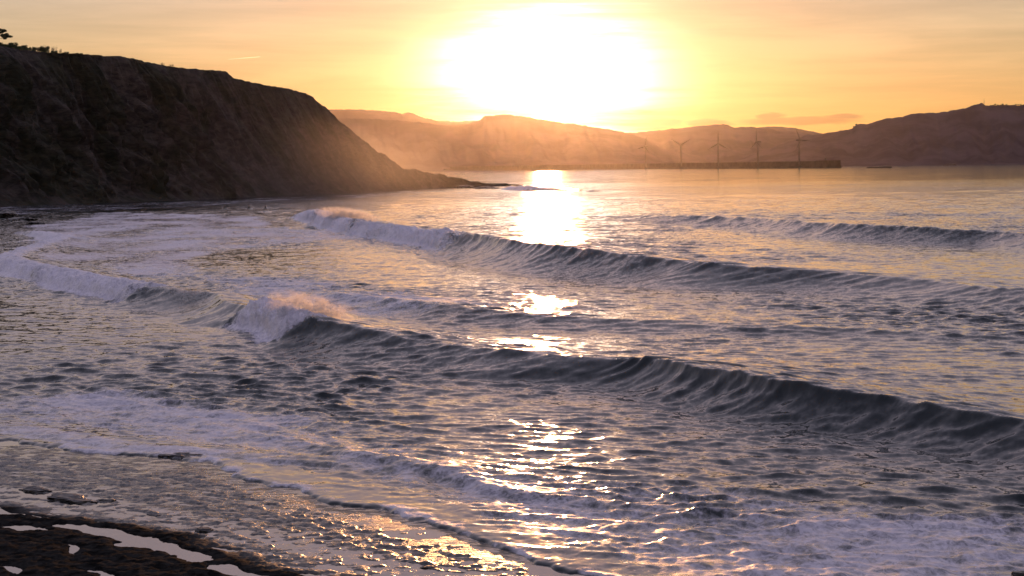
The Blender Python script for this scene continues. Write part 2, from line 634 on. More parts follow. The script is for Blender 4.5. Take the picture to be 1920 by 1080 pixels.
ruf = np.clip(ruf * (1 - 0.55 * calm1) * (1 - 0.42 * calm3) * (1 - 0.45 * calm2) + 0.30 * rough1 + 0.05 * rough2, 0.42, 1.4)

ruf = ruf * (0.42 + 0.58 * sstep(3.0, 20.0, -INLAND))


def add_wave(pts, width=4.0, seed=0):
    """pts: px, py of the crest, height, front length, back length, broken 0..1, lean"""
    W_ = []
    for (a, b, h, lf, lb, br, ln) in pts:
        g_ = G(a, b, h)
        W_.append((g_.x, g_.y, h, lf, lb, br, ln))
    W_ = np.array(W_)
    ys = W_[:, 1]
    if (np.diff(ys) > 0).any() and (np.diff(ys) < 0).any():
        print('crest order', seed, np.round(ys, 1))
    y0, y1 = ys.min(), ys.max()
    r0, r1 = np.searchsorted(ROWS, y0 - 14), np.searchsorted(ROWS, y1 + 30)
    sl_ = slice(r0, r1)
    X, Yv = SX[sl_], SY[sl_]
    yq = ROWS[sl_]
    wl = max(1.0, width)
    c = smooth_interp(ys, W_[:, 0], yq, wl)
    cp = np.gradient(c, yq)
    hh = np.interp(yq, *[q[np.argsort(ys)] for q in (ys, W_[:, 2])])
    lf = np.interp(yq, *[q[np.argsort(ys)] for q in (ys, W_[:, 3])])
    lb = np.interp(yq, *[q[np.argsort(ys)] for q in (ys, W_[:, 4])])
    br = np.interp(yq, *[q[np.argsort(ys)] for q in (ys, W_[:, 5])])
    ln = np.interp(yq, *[q[np.argsort(ys)] for q in (ys, W_[:, 6])])
    ends = sstep(y0 - 12, y0 + 1, yq) * (1 - sstep(y1 - 2, y1 + 22, yq))
    hh = hh * ends
    cosf = 1.0 / np.sqrt(1 + cp * cp)
    meander = pn(Yv * 0.13 + 7 * seed, X * 0.02, 60 + seed) * 0.55 + pn(Yv * 0.5, X * 0.05, 61 + seed) * 0.09
    s = (c[:, None] - X + meander) * cosf[:, None]
    along = Yv / np.maximum(cosf[:, None], 0.3)
    lfm = lf[:, None] * (1 + 0.18 * pn(Yv * 0.11, X * 0.01, 62 + seed))
    t = np.clip(s / lfm, 0, 1.6)
    face = np.where(t < 1, (1 - t) ** 1.9, 0) - 0.09 * np.exp(-((t - 1.05) / 0.42) ** 2) * sstep(0.2, 0.9, t)
    back = np.exp(-np.abs(s / lb[:, None]) ** 1.45)
    prof = np.where(s > 0, face, back)
    hvar = 1 + 0.14 * pn(along * 0.16, 0 * X, 63 + seed) + 0.035 * pn(along * 0.55, s * 0.3, 64 + seed)
    z = hh[:, None] * prof * hvar
    # flow lines drawn up the face
    onface = sstep(-0.6, 0.8, s) * (1 - sstep(0.9, 1.5, s / lfm)) * (1 - br[:, None])
    rib = pn(along * 0.6 + s * 0.4, s * 0.14, 65 + seed) * 0.6 + pn(along * 2.8 + s * 1.8, s * 0.25, 66 + seed) * 0.35 + pn(along * 6.0 + s * 3.5, s * 0.5, 71 + seed) * 0.15
    lod = sstep(0.25, 0.9, 0.9 / SPAC[sl_])
    z = z + onface * rib * 0.026 * hh[:, None] * lod
    # broken water: lumps
    near = np.exp(-(np.abs(s - 0.25 * lfm) / (0.55 * lfm + 0.4)) ** 2.4)
    brk = br[:, None] * near * ends[:, None]
    l1 = np.abs(pn(along * 0.55, s * 0.5, 67 + seed))
    l2 = np.abs(pn(along * 1.5, s * 1.3, 68 + seed))
    l3 = np.abs(pn(along * 3.6, s * 3.0, 69 + seed))
    z = z + brk * hh[:, None] * (0.34 * l1 + 0.22 * l2 + 0.12 * l3 - 0.14)
    # bore front stands steeper
    bore = np.where(s > 0, np.sqrt(np.clip(1 - (s / (0.62 * lfm)) ** 2, 0, 1)), back)
    z = z + br[:, None] * hh[:, None] * np.clip(bore - prof, 0, 1) * 0.75 * ends[:, None]
    Z[sl_] += z
    fwd = ln[:, None] * np.clip(z / np.maximum(hh[:, None], 0.05), 0, 1.2) ** 2.4 * hh[:, None]
    DX[sl_] -= fwd * cosf[:, None]
    DY[sl_] -= fwd * (cosf * -cp)[:, None] * -1.0 * 0
    fm = br[:, None] * np.clip(1.35 * np.exp(-(np.abs(s - 0.2 * lfm) / (0.62 * lfm + 0.5)) ** 3.0), 0, 1.0) * ends[:, None]
    lip = (1 - br[:, None]) * 0.50 * np.exp(-((s + 0.15) / 0.30) ** 2) * sstep(-0.1, 0.35, pn(along * 0.35, 0 * X, 70 + seed)) * sstep(1.0, 1.6, hh[:, None])
    FOAM[sl_] = np.maximum(FOAM[sl_], np.maximum(fm, lip))
    # water drawn smooth on the face
    ruf[sl_] = ruf[sl_] * (1 - 0.12 * onface)
    return c


#  px, py, height, front, back, broken, lean
add_wave([(60, 433, 0.5, 2.5, 4, 1, .2), (125, 440, 0.9, 3, 5, 1, .2), (60, 462, 1.0, 3, 5, 1, .2), (8, 478, 1.1, 3, 5, 1, .2), (60, 493, 1.2, 3.2, 5, 1, .2),
          (130, 507, 1.25, 3.2, 5, 1, .2), (210, 522, 1.3, 3.2, 5, 1, .2), (280, 535, 1.25, 3.2, 6, .9, .2), (320, 541, 1.15, 3.6, 6, .15, .2),
          (400, 548, 1.15, 4.2, 6, .0, .2), (470, 573, 1.2, 3.6, 6, 0, .3), (484, 563, 1.75, 2.3, 4, 1, .2), (515, 566, 1.8, 2.3, 4, 1, .25), (550, 576, 1.8, 2.4, 4, 1, .25),
          (582, 586, 1.75, 2.6, 4, .9, .3), (612, 598, 1.5, 3.4, 6, .05, .4), (680, 615, 1.25, 4.2, 6, 0, .25), (760, 634, 0.95, 5, 7, 0, .1),
          (880, 652, 0.85, 5, 7, 0, .1), (1040, 664, 1.0, 5, 7, 0, .1), (1170, 672, 1.0, 3.2, 6, 0, .2), (1240, 670, 1.2, 2.9, 6, 0, .35),
          (1320, 687, 1.25, 2.9, 6, 0, .4), (1420, 702, 1.3, 2.9, 6, 0, .4), (1520, 719, 1.28, 2.9, 6, 0, .4), (1620, 735, 1.2, 2.9, 6, 0, .35),
          (1720, 748, 1.2, 2.9, 6, 0, .35), (1820, 768, 1.1, 3.0, 6, 0, .3), (1940, 788, 1.0, 3.2, 6, 0, .2), (2100, 820, 1.0, 4, 6, 0, .1)], 3.0, 0)
add_wave([(575, 396, 1.5, 3.5, 6, 1, .2), (610, 396, 2.3, 4.2, 6, 1, .3), (650, 410, 2.0, 4, 6, 1, .2), (720, 420, 1.9, 4, 6, 1, .2), (800, 431, 1.8, 4, 6, 1, .2),
          (850, 433, 2.2, 4.4, 6, 1, .3), (885, 436, 2.3, 5, 8, .6, .4), (905, 438, 2.3, 6, 8, 0, .45), (960, 448, 2.3, 6.5, 9, 0, .4), (1060, 461, 2.2, 7, 10, 0, .35),
          (1200, 477, 1.9, 6.5, 10, 0, .3), (1320, 491, 1.7, 6.5, 10, 0, .3), (1450, 503, 1.4, 7, 10, 0, .2), (1600, 513, 1.15, 7, 10, 0, .1), (1750, 526, 1.0, 7, 10, 0, .1),
          (1930, 546, .9, 7, 10, 0, .1), (2100, 566, .9, 7, 10, 0, .1)], 4.0, 20)
add_wave([(1180, 404, .3, 8, 14, 0, 0), (1240, 404, 1.0, 8, 14, 0, .1), (1320, 405, 1.2, 6, 12, 0, .25), (1420, 409, 1.4, 6, 12, 0, .3), (1520, 416, 1.6, 6, 12, 0, .35), (1620, 421, 1.75, 6, 12, 0, .35),
          (1720, 425, 1.75, 6, 12, 0, .35), (1820, 431, 1.6, 6, 12, 0, .3), (1880, 434, 1.4, 6, 12, 0, .2), (1960, 441, 1.5, 8, 14, 0, .1)], 4.0, 40)
# low swell between the two big waves, and the small bores near the platform
add_wave([(560, 552, .4, 4, 6, 0, 0), (640, 556, .7, 4, 6, 0, .1), (740, 562, .8, 4, 6, 0, .1), (850, 576, .7, 4, 6, 0, .1), (980, 586, .6, 5, 6, 0, 0), (1200, 600, .45, 5, 6, 0, 0),
          (1500, 612, .4, 5, 6, 0, 0)], 3.0, 80)
add_wave([(600, 838, .12, .8, 1.6, .5, .1), (690, 856, .16, .8, 1.6, .8, .1), (830, 884, .20, .7, 1.4, .7, .2), (900, 902, .22, .7, 1.4, .75, .2), (980, 922, .18, .7, 1.4, .7, .2), (1060, 935, .12, .7, 1.4, .5, .1),
          (1200, 950, .12, 1.4, 2.2, .5, 0)], 1.5, 100)
add_wave([(0, 800, .14, 1.0, 2, .8, .1), (150, 818, .18, 1.0, 2, .9, .1), (300, 838, .2, 1.0, 2, .9, .1), (420, 850, .15, 1, 2, .7, .1)], 1.5, 120)
# surge against the headland point
add_wave([(960, 349, 1.5, 6, 9, 1, .2), (1000, 348, 2.0, 6, 9, 1, .2), (1050, 352, 1.2, 7, 10, .5, .1), (1110, 356, .7, 7, 10, 0, 0)], 6.0, 140)

# ---- chop: many small waves of every direction
rs = np.random.RandomState(5)
lams = np.exp(np.linspace(math.log(0.5), math.log(12.0), 104))
main = math.atan2(-0.93, -0.35)
for i, lam in enumerate(lams):
    phi = main + rs.normal(0, 0.55)
    k = 2 * np.pi / lam
    slope = 0.046 * (1.0 if lam < 1.5 else (1.5 / lam) ** 1.25)
    amp = slope / k
    ux, uy = math.cos(phi), math.sin(phi)
    lod = sstep(2.2, 4.0, lam / SPAC)
    if not lod.any():
        continue
    nrow = int((lod.max(axis=1) > 0).sum())
    sl_ = slice(0, nrow)
    a = (amp * lod * ruf)[sl_]
    if lam > 3.5:
        a = a * (1 + 1.6 * sstep(170, 420, SY[sl_]))
    wrp = pn(SX[sl_] * (0.35 / lam), SY[sl_] * (0.35 / lam), 40 + i) * 1.8
    th = k * (ux * SX[sl_] + uy * SY[sl_]) + rs.rand() * 6.28 + wrp
    s_, c_ = np.sin(th), np.cos(th)
    Z[sl_] += a * s_
    DX[sl_] += 0.9 * ux * a * c_
    DY[sl_] += 0.9 * uy * a * c_


# ---- wash left by broken waves
f1 = px_poly([(60, 425), (200, 398), (420, 402), (560, 424), (690, 446), (560, 452), (380, 470), (430, 497), (600, 522), (760, 556), (900, 580), (780, 600), (660, 590), (520, 566), (470, 558),
              (300, 540), (130, 500), (20, 478)])
sd = poly_sd(SX, SY, f1)
wrp = 8 * fbm(SX * 0.05, SY * 0.018, 3, 21)
FOAM = np.maximum(FOAM, 0.70 * sstep(-5, 4, sd + 0.6 * wrp))
f2 = px_poly([(-200, 745), (0, 748), (200, 728), (420, 745), (640, 775), (860, 830), (1100, 868), (1350, 905), (1600, 930), (2100, 950), (2300, 1250), (1250, 1130), (1070, 1082), (720, 962), (300, 863), (-200, 825)])
sd = poly_sd(SX, SY, f2)
wrp = 2.2 * fbm(SX * 0.10, SY * 0.06, 3, 25)
wash = sstep(-2.0, 4.5, sd + wrp)
FOAM = np.maximum(FOAM, 0.69 * wash)
f3 = px_poly([(-100, 392), (110, 384), (400, 374), (640, 364), (870, 353), (980, 351), (900, 362), (640, 374), (420, 388), (200, 394), (60, 402), (-100, 408)])
sd = poly_sd(SX, SY, f3)
FOAM = np.maximum(FOAM, 0.50 * sstep(-12, 14, sd + 18 * fbm(SX * 0.03, SY * 0.01, 3, 29)))
FOAM *= (0.82 + 0.35 * pn(SX * 0.12, SY * 0.05, 31))
edge = np.exp(-((INLAND + 0.35) / 0.75) ** 2)
FOAM = np.maximum(FOAM, 0.72 * edge * sstep(-0.45, 0.35, pn(SX * 0.3, SY * 0.3, 33) + 0.5 * pn(SX * 1.1, SY * 0.9, 39)))
# lumpy wash close to the platform
lump = (0.07 * np.abs(pn(SX * 0.45, SY * 0.35, 34)) + 0.05 * np.abs(pn(SX * 1.1, SY * 0.8, 35)) + 0.035 * np.abs(pn(SX * 2.6, SY * 2.0, 36)))
Z += wash * lump * sstep(-1.5, 0.2, -INLAND)
Z += 0.07 * edge * (0.2 + np.abs(pn(SX * 1.2, SY * 1.0, 37)) * 1.6 + np.abs(pn(SX * 3.0, SY * 2.4, 38)) * 1.0)
# the water thins out and dips under the film on the platform
fadein = sstep(-0.1, 5.0, -INLAND)
Z = Z * (0.25 + 0.75 * fadein) + 0.10 * (1 - sstep(0.5, 7.0, -INLAND))
on = sstep(-0.25, 1.1, INLAND)
Z = np.where(INLAND > -0.3, Z * (1 - on) - 0.45 * on, Z)
DX *= 1 - on
DY *= 1 - on
ruf *= 0.75 + 0.25 * fadein
# far water: ruffled more evenly
ruf = (ruf + 0.9 * sstep(110, 330, SY) * (1 - 0.3 * calm1)) * (1 - 0.92 * sstep(520, 1250, SY))
me = grid_mesh('sea', SX + DX, SY + DY, Z, True, {'foam': np.clip(FOAM, 0, 1), 'ruffle': ruf})
sea = link('sea', me, M_SEA)
tag(sea, 'grey green sea with long breaking waves and foam under the low sun', None, None, 'structure')

# ------------------------------------------------------------------ wet rock platform
prow = []
y = 14.0
while y < 88.0:
    prow.append(y)
    y += 0.5 if y < 44 else 0.0016 * y
PR = np.array(prow)
pt = np.concatenate([np.tan(np.radians(np.array([-60, -50, -40, -32, -26, -22, -19, -17]))), np.tan(np.linspace(R(-15.6), R(4.0), 520)),
                     np.tan(np.radians(np.array([5, 6.5, 8, 10, 13.0, 20, 30, 45])))])
PX = (PR[:, None] * pt[None, :]).astype(np.float32)
PY = np.repeat(PR[:, None], len(pt), 1).astype(np.float32)
EX, EY = 0.73, -0.683
ea = EX * PX + EY * PY
mm = -EY * PX + EX * PY
mm = mm + 0.9 * pn(PX * 0.12, PY * 0.12, 201) + 0.25 * pn(PX * 0.6, PY * 0.6, 202)
inl = (shore_y(PX) - PY) * 0.75
st1 = pn(mm * 1.1, ea * 0.22, 203)
st2 = pn(mm * 2.6, ea * 0.7, 204)
st3 = fbm(PX * 2.2, PY * 2.2, 3, 205)
st4 = np.abs(pn(PX * 5.5, PY * 5.0, 209))
FILM = 0.05
ph = FILM - 0.002 + 0.022 * st1 + 0.030 * st2 + 0.042 * st3 + 0.026 * st4
dark = 1 - sstep(31.9, 33.0, mm + 0.5 * st1)
ph = ph * (1 - 0.45 * dark) + FILM * 0.45 * dark + dark * (0.035 + 0.03 * np.abs(st2) + 0.015 * np.abs(st3) + 0.004 * np.maximum(32 - mm, 0))
chan = np.exp(-((mm - 31.35) / 0.30) ** 2) * sstep(-48.2, -46.8, ea) * (1 - sstep(-40.6, -39.8, ea))
chan2 = np.exp(-((mm - 31.25) / 0.24) ** 2) * sstep(-40.0, -39.2, ea) * (1 - sstep(-36.5, -35.0, ea))
ph = ph - (chan + chan2) * 0.16 + dark * 0.022 * fbm(PX * 1.4, PY * 1.2, 4, 240, 0.6)
small = sstep(0.22, 0.52, pn(mm * 1.3 + 5, ea * 0.45, 207)) * dark
ph = ph - small * 0.085
# smooth film in the middle
mid = sstep(32.6, 33.4, mm) * (1 - sstep(34.6, 36.0, mm))
ph = np.where(mid > 0, ph - 0.012 * mid, ph)
near_sea = sstep(0, 2.5, inl)
ph = np.where(inl < 2.5, ph * near_sea + (FILM - 0.06 + 0.05 * st3) * (1 - near_sea), ph)
ph = np.where(inl < 0, FILM - 0.06 - 2.6 * sstep(0, 9, -inl), ph)
me = grid_mesh('shore_platform', PX, PY, ph, True, {'dry': dark})
plat = link('shore_platform', me, M_PLAT)
tag(plat, 'black wet rock platform at the lower left shore', None, None, 'structure')
fx, fy = np.meshgrid(np.linspace(-40, 8, 220).astype(np.float32), np.linspace(30, 86, 240).astype(np.float32))
fe = EX * fx + EY * fy
fm_ = -EY * fx + EX * fy
fm_ = fm_ + 0.9 * pn(fx * 0.12, fy * 0.12, 201) + 0.25 * pn(fx * 0.6, fy * 0.6, 202)
clear = np.maximum(1 - sstep(31.9, 32.6, fm_), 0.28 * sstep(32.6, 33.4, fm_) * (1 - sstep(34.4, 35.6, fm_)))
clear = np.maximum(clear, sstep(0.42, 0.55, pn(fx * 0.35, fy * 0.4, 230)))
me = grid_mesh('tide_water', fx, fy, np.full(fx.shape, FILM, dtype=np.float32), True, {'clear': clear})
# keep the film only on the land side of the shore line
bmf = bmesh.new()
bmf.from_mesh(me)
kill = [f for f in bmf.faces if f.calc_center_median().y > float(shore_y(np.array([f.calc_center_median().x]))[0]) + 2.2]
bmesh.ops.delete(bmf, geom=kill, context='FACES')
bmf.to_mesh(me)
bmf.free()
film = link('tide_water', me, M_FILM)
tag(film, 'thin sheet of tide water lying in the hollows of the rock platform', None, None, 'structure')

# ------------------------------------------------------------------ rocks
def rock_mesh(seed, sx, sy, sz, sub=4, rough=0.35, steps=0):
    bm = bmesh.new()
    bmesh.ops.create_icosphere(bm, subdivisions=sub, radius=1.0)
    rnd = random.Random(seed)
    ph_ = [rnd.uniform(0, 50) for _ in range(3)]
    co = np.array([v.co[:] for v in bm.verts])
    n1 = pn(co[:, 0] * 1.3 + ph_[0], co[:, 1] * 1.3 + co[:, 2] * 1.7 + ph_[1], seed)
    n2 = pn(co[:, 0] * 3.5 + ph_[1], co[:, 1] * 3.5 + co[:, 2] * 4.0 + ph_[2], seed + 3)
    n3 = pn(co[:, 0] * 8 + ph_[2], co[:, 1] * 8 + co[:, 2] * 8 + ph_[0], seed + 5)
    r = 1 + rough * n1 + rough * 0.5 * n2 + rough * 0.25 * n3
    for v, q in zip(bm.verts, r):
        v.co *= q
        z = v.co.z
        if steps:
            zs = round(z * steps) / steps
            z = z * 0.35 + zs * 0.65
        # flat-topped slab shape
        z = math.copysign(abs(z) ** 0.8, z)
        v.co = Vector((v.co.x * sx, v.co.y * sy, z * sz))
    return bm_mesh('rock', bm, False)


ROCKS = [
    # px, py, half width, half depth, half height, rz, steps, label
    (66, 920, 0.60, 0.35, 0.14, -40, 4, 'small black wet boulder beside the long flat ledge at lower left'),
    (134, 936, 1.15, 0.50, 0.15, -40, 4, 'long flat black rock ledge standing out of the tide film'),
    (196, 939, 0.35, 0.25, 0.10, -20, 3, 'low black rock at the right tip of the long flat ledge'),
    (385, 994, 0.42, 0.26, 0.12, -40, 3, 'low dark wedge of rock in the middle of the wet platform'),
    (310, 989, 0.50, 0.16, 0.06, -40, 3, 'thin dark rock rib left of the wedge rock on the platform'),
    (290, 966, 0.40, 0.18, 0.07, -35, 3, 'small dark rock rib in the grey film above the wedge rock'),
    (805, 1064, 0.28, 0.2, 0.09, -30, 3, 'flat black stone among the glinting wet rocks at bottom centre'),
    (340, 856, 0.8, 0.5, 0.16, -20, 4, 'dark rock shelf awash at the foam edge of the platform'),
    (10, 408, 3.6, 7.0, 1.5, 10, 4, 'large dark rock in the water at the left below the cliff'),
    (40, 413, 3.0, 6.0, 0.7, 10, 4, 'flat dark rock just right of the large one below the cliff'),
    (66, 419, 1.6, 3.0, 0.45, 0, 3, 'small low rock in front of the flat one below the cliff'),
    (872, 352, 4.0, 12.0, 1.3, 10, 4, 'low dark rock awash off the tip of the headland'),
    (912, 353, 5.5, 12.0, 0.9, 10, 4, 'long low rock awash right of the other off the headland tip'),
    (1914, 1079, 0.22, 0.2, 0.14, 10, 3, 'black rock tip poking from the foam in the lower right corner'),
]
for i, (a, b, hx, hy, hz, rz, stp, lab) in enumerate(ROCKS):
    p = G(a, b, 0.05)
    o = link('rock', rock_mesh(300 + i, hx, hy, hz, 4 if hx < 3 else 4, 0.35, stp), M_ROCK, None, (p.x, p.y, 0.0))
    o.rotation_euler = (0, 0, R(rz))
    tag(o, lab, 'rock')

# ------------------------------------------------------------------ cliff
SKYL = [(-300, 40), (-120, 62), (0, 84), (40, 92), (80, 97), (130, 100), (190, 103), (240, 107), (270, 113), (300, 121), (350, 128), (428, 134), (440, 145), (490, 158), (548, 167), (575, 175), (592, 184),
        (600, 193), (612, 200), (622, 210), (632, 222), (650, 236), (668, 252), (690, 270), (705, 281), (722, 290), (740, 305), (755, 317), (775, 318), (795, 321), (815, 327), (832, 328), (850, 332),
        (872, 336), (884, 341), (905, 343), (940, 345), (972, 346), (1000, 348)]
BASE = [(-330, 399), (-150, 393), (0, 388), (100, 384), (200, 380), (300, 377), (400, 373), (500, 368), (620, 363), (700, 358), (760, 355), (800, 353), (840, 351.5), (880, 350), (930, 349.2), (975, 348.4), (990, 348.2)]
bw = [G(a, b, 0.0) for a, b in BASE]
bx = np.array([p.x for p in bw])
by = np.array([p.y for p in bw])
arc = np.concatenate([[0], np.cumsum(np.hypot(np.diff(bx), np.diff(by)))])
NU = 620
ua = np.linspace(0, arc[-1], NU)
ux_, uy_ = np.interp(ua, arc, bx), np.interp(ua, arc, by)
kk = np.hanning(31)
kk /= kk.sum()
ux_ = np.convolve(np.pad(ux_, 15, mode='edge'), kk, 'valid')
uy_ = np.convolve(np.pad(uy_, 15, mode='edge'), kk, 'valid')
tx, ty = np.gradient(ux_), np.gradient(uy_)
ll = np.hypot(tx, ty)
inx, iny = -ty / ll, tx / ll            # inland, to the left of the coast walking away
skx = np.array([a for a, b in SKYL], dtype=float)
sky_y = np.array([b for a, b in SKYL], dtype=float)


def project(x, y_, z):
    v = cam_m.transposed() @ Vector((x, y_, z - CAM_H))
    return 960 + F * v.x / -v.z, 540 - F * v.y / -v.z


ztop = np.zeros(NU)
setb = np.zeros(NU)
for i in range(NU):
    sb = 24.0
    for _ in range(14):
        X0, Y0 = ux_[i] + inx[i] * sb, uy_[i] + iny[i] * sb
        pxx, _h = project(X0, Y0, CAM_H)
        ysk = np.interp(pxx, skx, sky_y)
        zt = P(pxx, ysk, Y0).z
        sb = 0.6 * sb + 0.4 * max(1.5, 0.62 * max(zt, 1.0))
    ztop[i] = max(zt, 0.4)
    setb[i] = sb
NV = 90
vv = np.concatenate([np.linspace(-0.06, 1, NV - 14), 1 + np.linspace(0.03, 1, 14)])
U = np.repeat(ua[:, None], NV, 1)
CX = np.zeros((NU, NV))
CY = np.zeros((NU, NV))
CZ = np.zeros((NU, NV))
rib1 = fbm(U * 0.030, np.repeat(vv[None, :], NU, 0) * 0.9 + U * 0.004, 4, 401, 0.55)
rib2 = fbm(U * 0.10 + np.repeat(vv[None, :], NU, 0) * 0.8, np.repeat(vv[None, :], NU, 0) * 1.6, 4, 411, 0.6)
for j, v in enumerate(vv):
    if v <= 1:
        vc = max(v, 0)
        hprof = np.where(vc < 0.28, vc * 0.62 / 1.0, 0)
        zfrac = (0.55 * vc + 0.45 * vc ** 1.7)
        inset = setb * vc + v * 0
        if v < 0:
            inset = inset + v * 60
        CZ[:, j] = ztop * zfrac + (v * 40 if v < 0 else 0)
        env = math.sin(math.pi * min(vc, 1)) ** 0.6
        disp = (rib1[:, j] * 0.20 + (np.abs(rib2[:, j]) - 0.3) * -0.16) * ztop * env * (1 - 0.8 * sstep(690, 800, uy_))
        inset = inset + disp
        CX[:, j] = ux_ + inx * inset
        CY[:, j] = uy_ + iny * inset
    else:
        w = v - 1
        width = np.where(ztop > 30, 300.0, 30 + 9 * ztop)
        CX[:, j] = ux_ + inx * (setb + w * width)
        CY[:, j] = uy_ + iny * (setb + w * width)
        CZ[:, j] = ztop * np.where(w < 0.5, 1 - 0.02 * w, 1 - 1.2 * (w - 0.5) * 2 * np.where(ztop > 30, 0.0, 1.0)) - 0.0 * w
        # never above the line of sight over the edge
CZ[:, vv >= 0.9] += (0.25 * pn(U * 0.35, U * 0.0, 421) + 0.12 * pn(U * 1.1, U * 0.0, 422))[:, vv >= 0.9] * np.clip(ztop / 20, 0.2, 1)[:, None]
head = sstep(560, 700, uy_) * np.clip(1.6 - ztop / 40, 0.35, 1.0)
CZ[:, vv >= 0.75] += (0.9 * fbm(U * 0.09, U * 0.0, 4, 431, 0.62) * head[:, None])[:, vv >= 0.75]
me = grid_mesh('cliff', CX.astype(np.float32), CY.astype(np.float32), CZ.astype(np.float32), False)
cliff = link('cliff', me, M_CLIFF)
tag(cliff, 'dark high sea cliff sloping down to a low rocky point at the left', None, None, 'structure')


def cliff_top(px):
    """world point of the cliff edge seen at that x of the photograph"""
    best, bi = 1e9, 0
    for i in range(NU):
        q, _ = project(ux_[i] + inx[i] * setb[i], uy_[i] + iny[i] * setb[i], ztop[i])
        if abs(q - px) < best:
            best, bi = abs(q - px), i
    i = bi
    return Vector((ux_[i] + inx[i] * (setb[i] + 1.5), uy_[i] + iny[i] * (setb[i] + 1.5), ztop[i] - 0.15)), (inx[i], iny[i])


# ------------------------------------------------------------------ far hills
def hill_range(name, label, skyl, ridge_d, shore_d, back_d, seed, jag=1.7):
    xs = np.arange(skyl[0][0], skyl[-1][0] + 1, 3.0)
    ys = np.interp(xs, [a for a, b in skyl], [b for a, b in skyl])
    ys = ys + jag * (0.9 * pn(xs * 0.06, xs * 0, seed) + 0.55 * pn(xs * 0.19, xs * 0, seed + 1) + 0.35 * pn(xs * 0.6, xs * 0, seed + 2))
    n = len(xs)
    ts = np.concatenate([np.linspace(0, 1, 26), 1 + np.linspace(0.1, 1, 8)])
    X = np.zeros((n, len(ts)))
    Y = np.zeros_like(X)
    Zz = np.zeros_like(X)
    gl = fbm((xs[:, None] * 0.02 + ts[None, :] * 0.8), ts[None, :] * 1.6 + xs[:, None] * 0.004, 4, seed + 5, 0.55)
    for i in range(n):
        top = P(xs[i], ys[i], ridge_d)
        dirx = top.x / top.y
        for j, t in enumerate(ts):
            if t <= 1:
                d = shore_d + (ridge_d - shore_d) * t
                zz = top.z * (0.62 * t + 0.38 * t ** 2.2)
                zz += gl[i, j] * top.z * 0.13 * math.sin(math.pi * min(t, 1))
                lim = (top.z - CAM_H) / ridge_d * d + CAM_H - 3
                zz = min(zz, lim) if t < 1 else zz
                if j == 0:
                    zz = -2
            else:
                d = ridge_d + (back_d - ridge_d) * (t - 1)
                zz = top.z * (1 - (t - 1) ** 1.3)
            X[i, j], Y[i, j], Zz[i, j] = dirx * d, d, zz
    me = grid_mesh(name, X.astype(np.float32), Y.astype(np.float32), Zz.astype(np.float32), True)
    o = link(name, me, M_HILL)
    tag(o, label, None, None, 'structure')
    return o


hill_range('hill_range', 'faint farthest ridge behind the headland left of the sun',
           [(300, 232), (480, 214), (600, 206), (640, 205), (690, 206), (730, 209), (752, 213), (765, 210), (775, 214), (800, 222), (815, 226), (860, 228), (895, 226), (960, 232), (1100, 262), (1160, 300)], 15000, 13500, 16500, 511)
hill_range('hill_range', 'middle ridge with a flat summit right below the sun',
           [(420, 250), (560, 228), (640, 222), (700, 223), (760, 227), (830, 234), (880, 231), (900, 225), (908, 218), (945, 214), (985, 219), (1040, 228), (1100, 236), (1150, 244), (1185, 250), (1212, 262), (1240, 278), (1300, 292), (1350, 306)], 9200, 8200, 10600, 521)
hill_range('hill_range', 'ridge behind the wind turbines with several rounded tops',
           [(1080, 290), (1150, 255), (1180, 249), (1215, 246), (1250, 243), (1285, 239), (1312, 236), (1340, 234), (1358, 233), (1380, 239), (1400, 238), (1425, 239), (1470, 246), (1520, 252), (1600, 270), (1680, 300)], 12200, 10800, 13400, 531)
hill_range('hill_range', 'faint distant ridge between the turbines and the big right hill',
           [(1300, 262), (1400, 241), (1430, 238), (1460, 237), (1490, 240), (1520, 246), (1560, 254), (1640, 275), (1700, 296)], 16500, 14200, 18000, 541, 1.0)
hill_range('hill_range', 'long dark hill rising to the right edge with a mast on top',
           [(1380, 300), (1460, 272), (1510, 255), (1545, 250), (1580, 245), (1600, 240), (1604, 235), (1612, 232), (1626, 233), (1645, 227), (1662, 222), (1690, 219), (1712, 213), (1760, 211), (1785, 207), (1810, 203), (1828, 196), (1842, 194), (1848, 198),
            (1870, 197), (1920, 197), (2000, 205), (2150, 222), (2400, 260)], 8400, 7300, 10000, 551)

# trees that stand on the right hill's crest, and the mast
def far_tree():
    root = empty('hilltop_tree')
    bm = bmesh.new()
    bmesh.ops.create_cone(bm, segments=6, radius1=0.9, radius2=0.4, depth=6, cap_ends=True)
    bmesh.ops.translate(bm, verts=bm.verts, vec=(0, 0, 3))
    link('trunk', bm_mesh('trunk', bm), M_BARK, root)
    bm = bmesh.new()
    rnd = random.Random(9)
    for k in range(7):
        mt = Matrix.Translation((rnd.uniform(-4, 4), rnd.uniform(-4, 4), rnd.uniform(6, 11))) @ Matrix.Rotation(rnd.random() * 3, 4, 'Z')
        r_ = bmesh.ops.create_icosphere(bm, subdivisions=2, radius=rnd.uniform(2.2, 3.6), matrix=mt)
        for v in r_['verts']:
            v.co += Vector((rnd.uniform(-.6, .6), rnd.uniform(-.6, .6), rnd.uniform(-.5, .5)))
    link('crown', bm_mesh('crown', bm), M_LEAF, root)
    return root


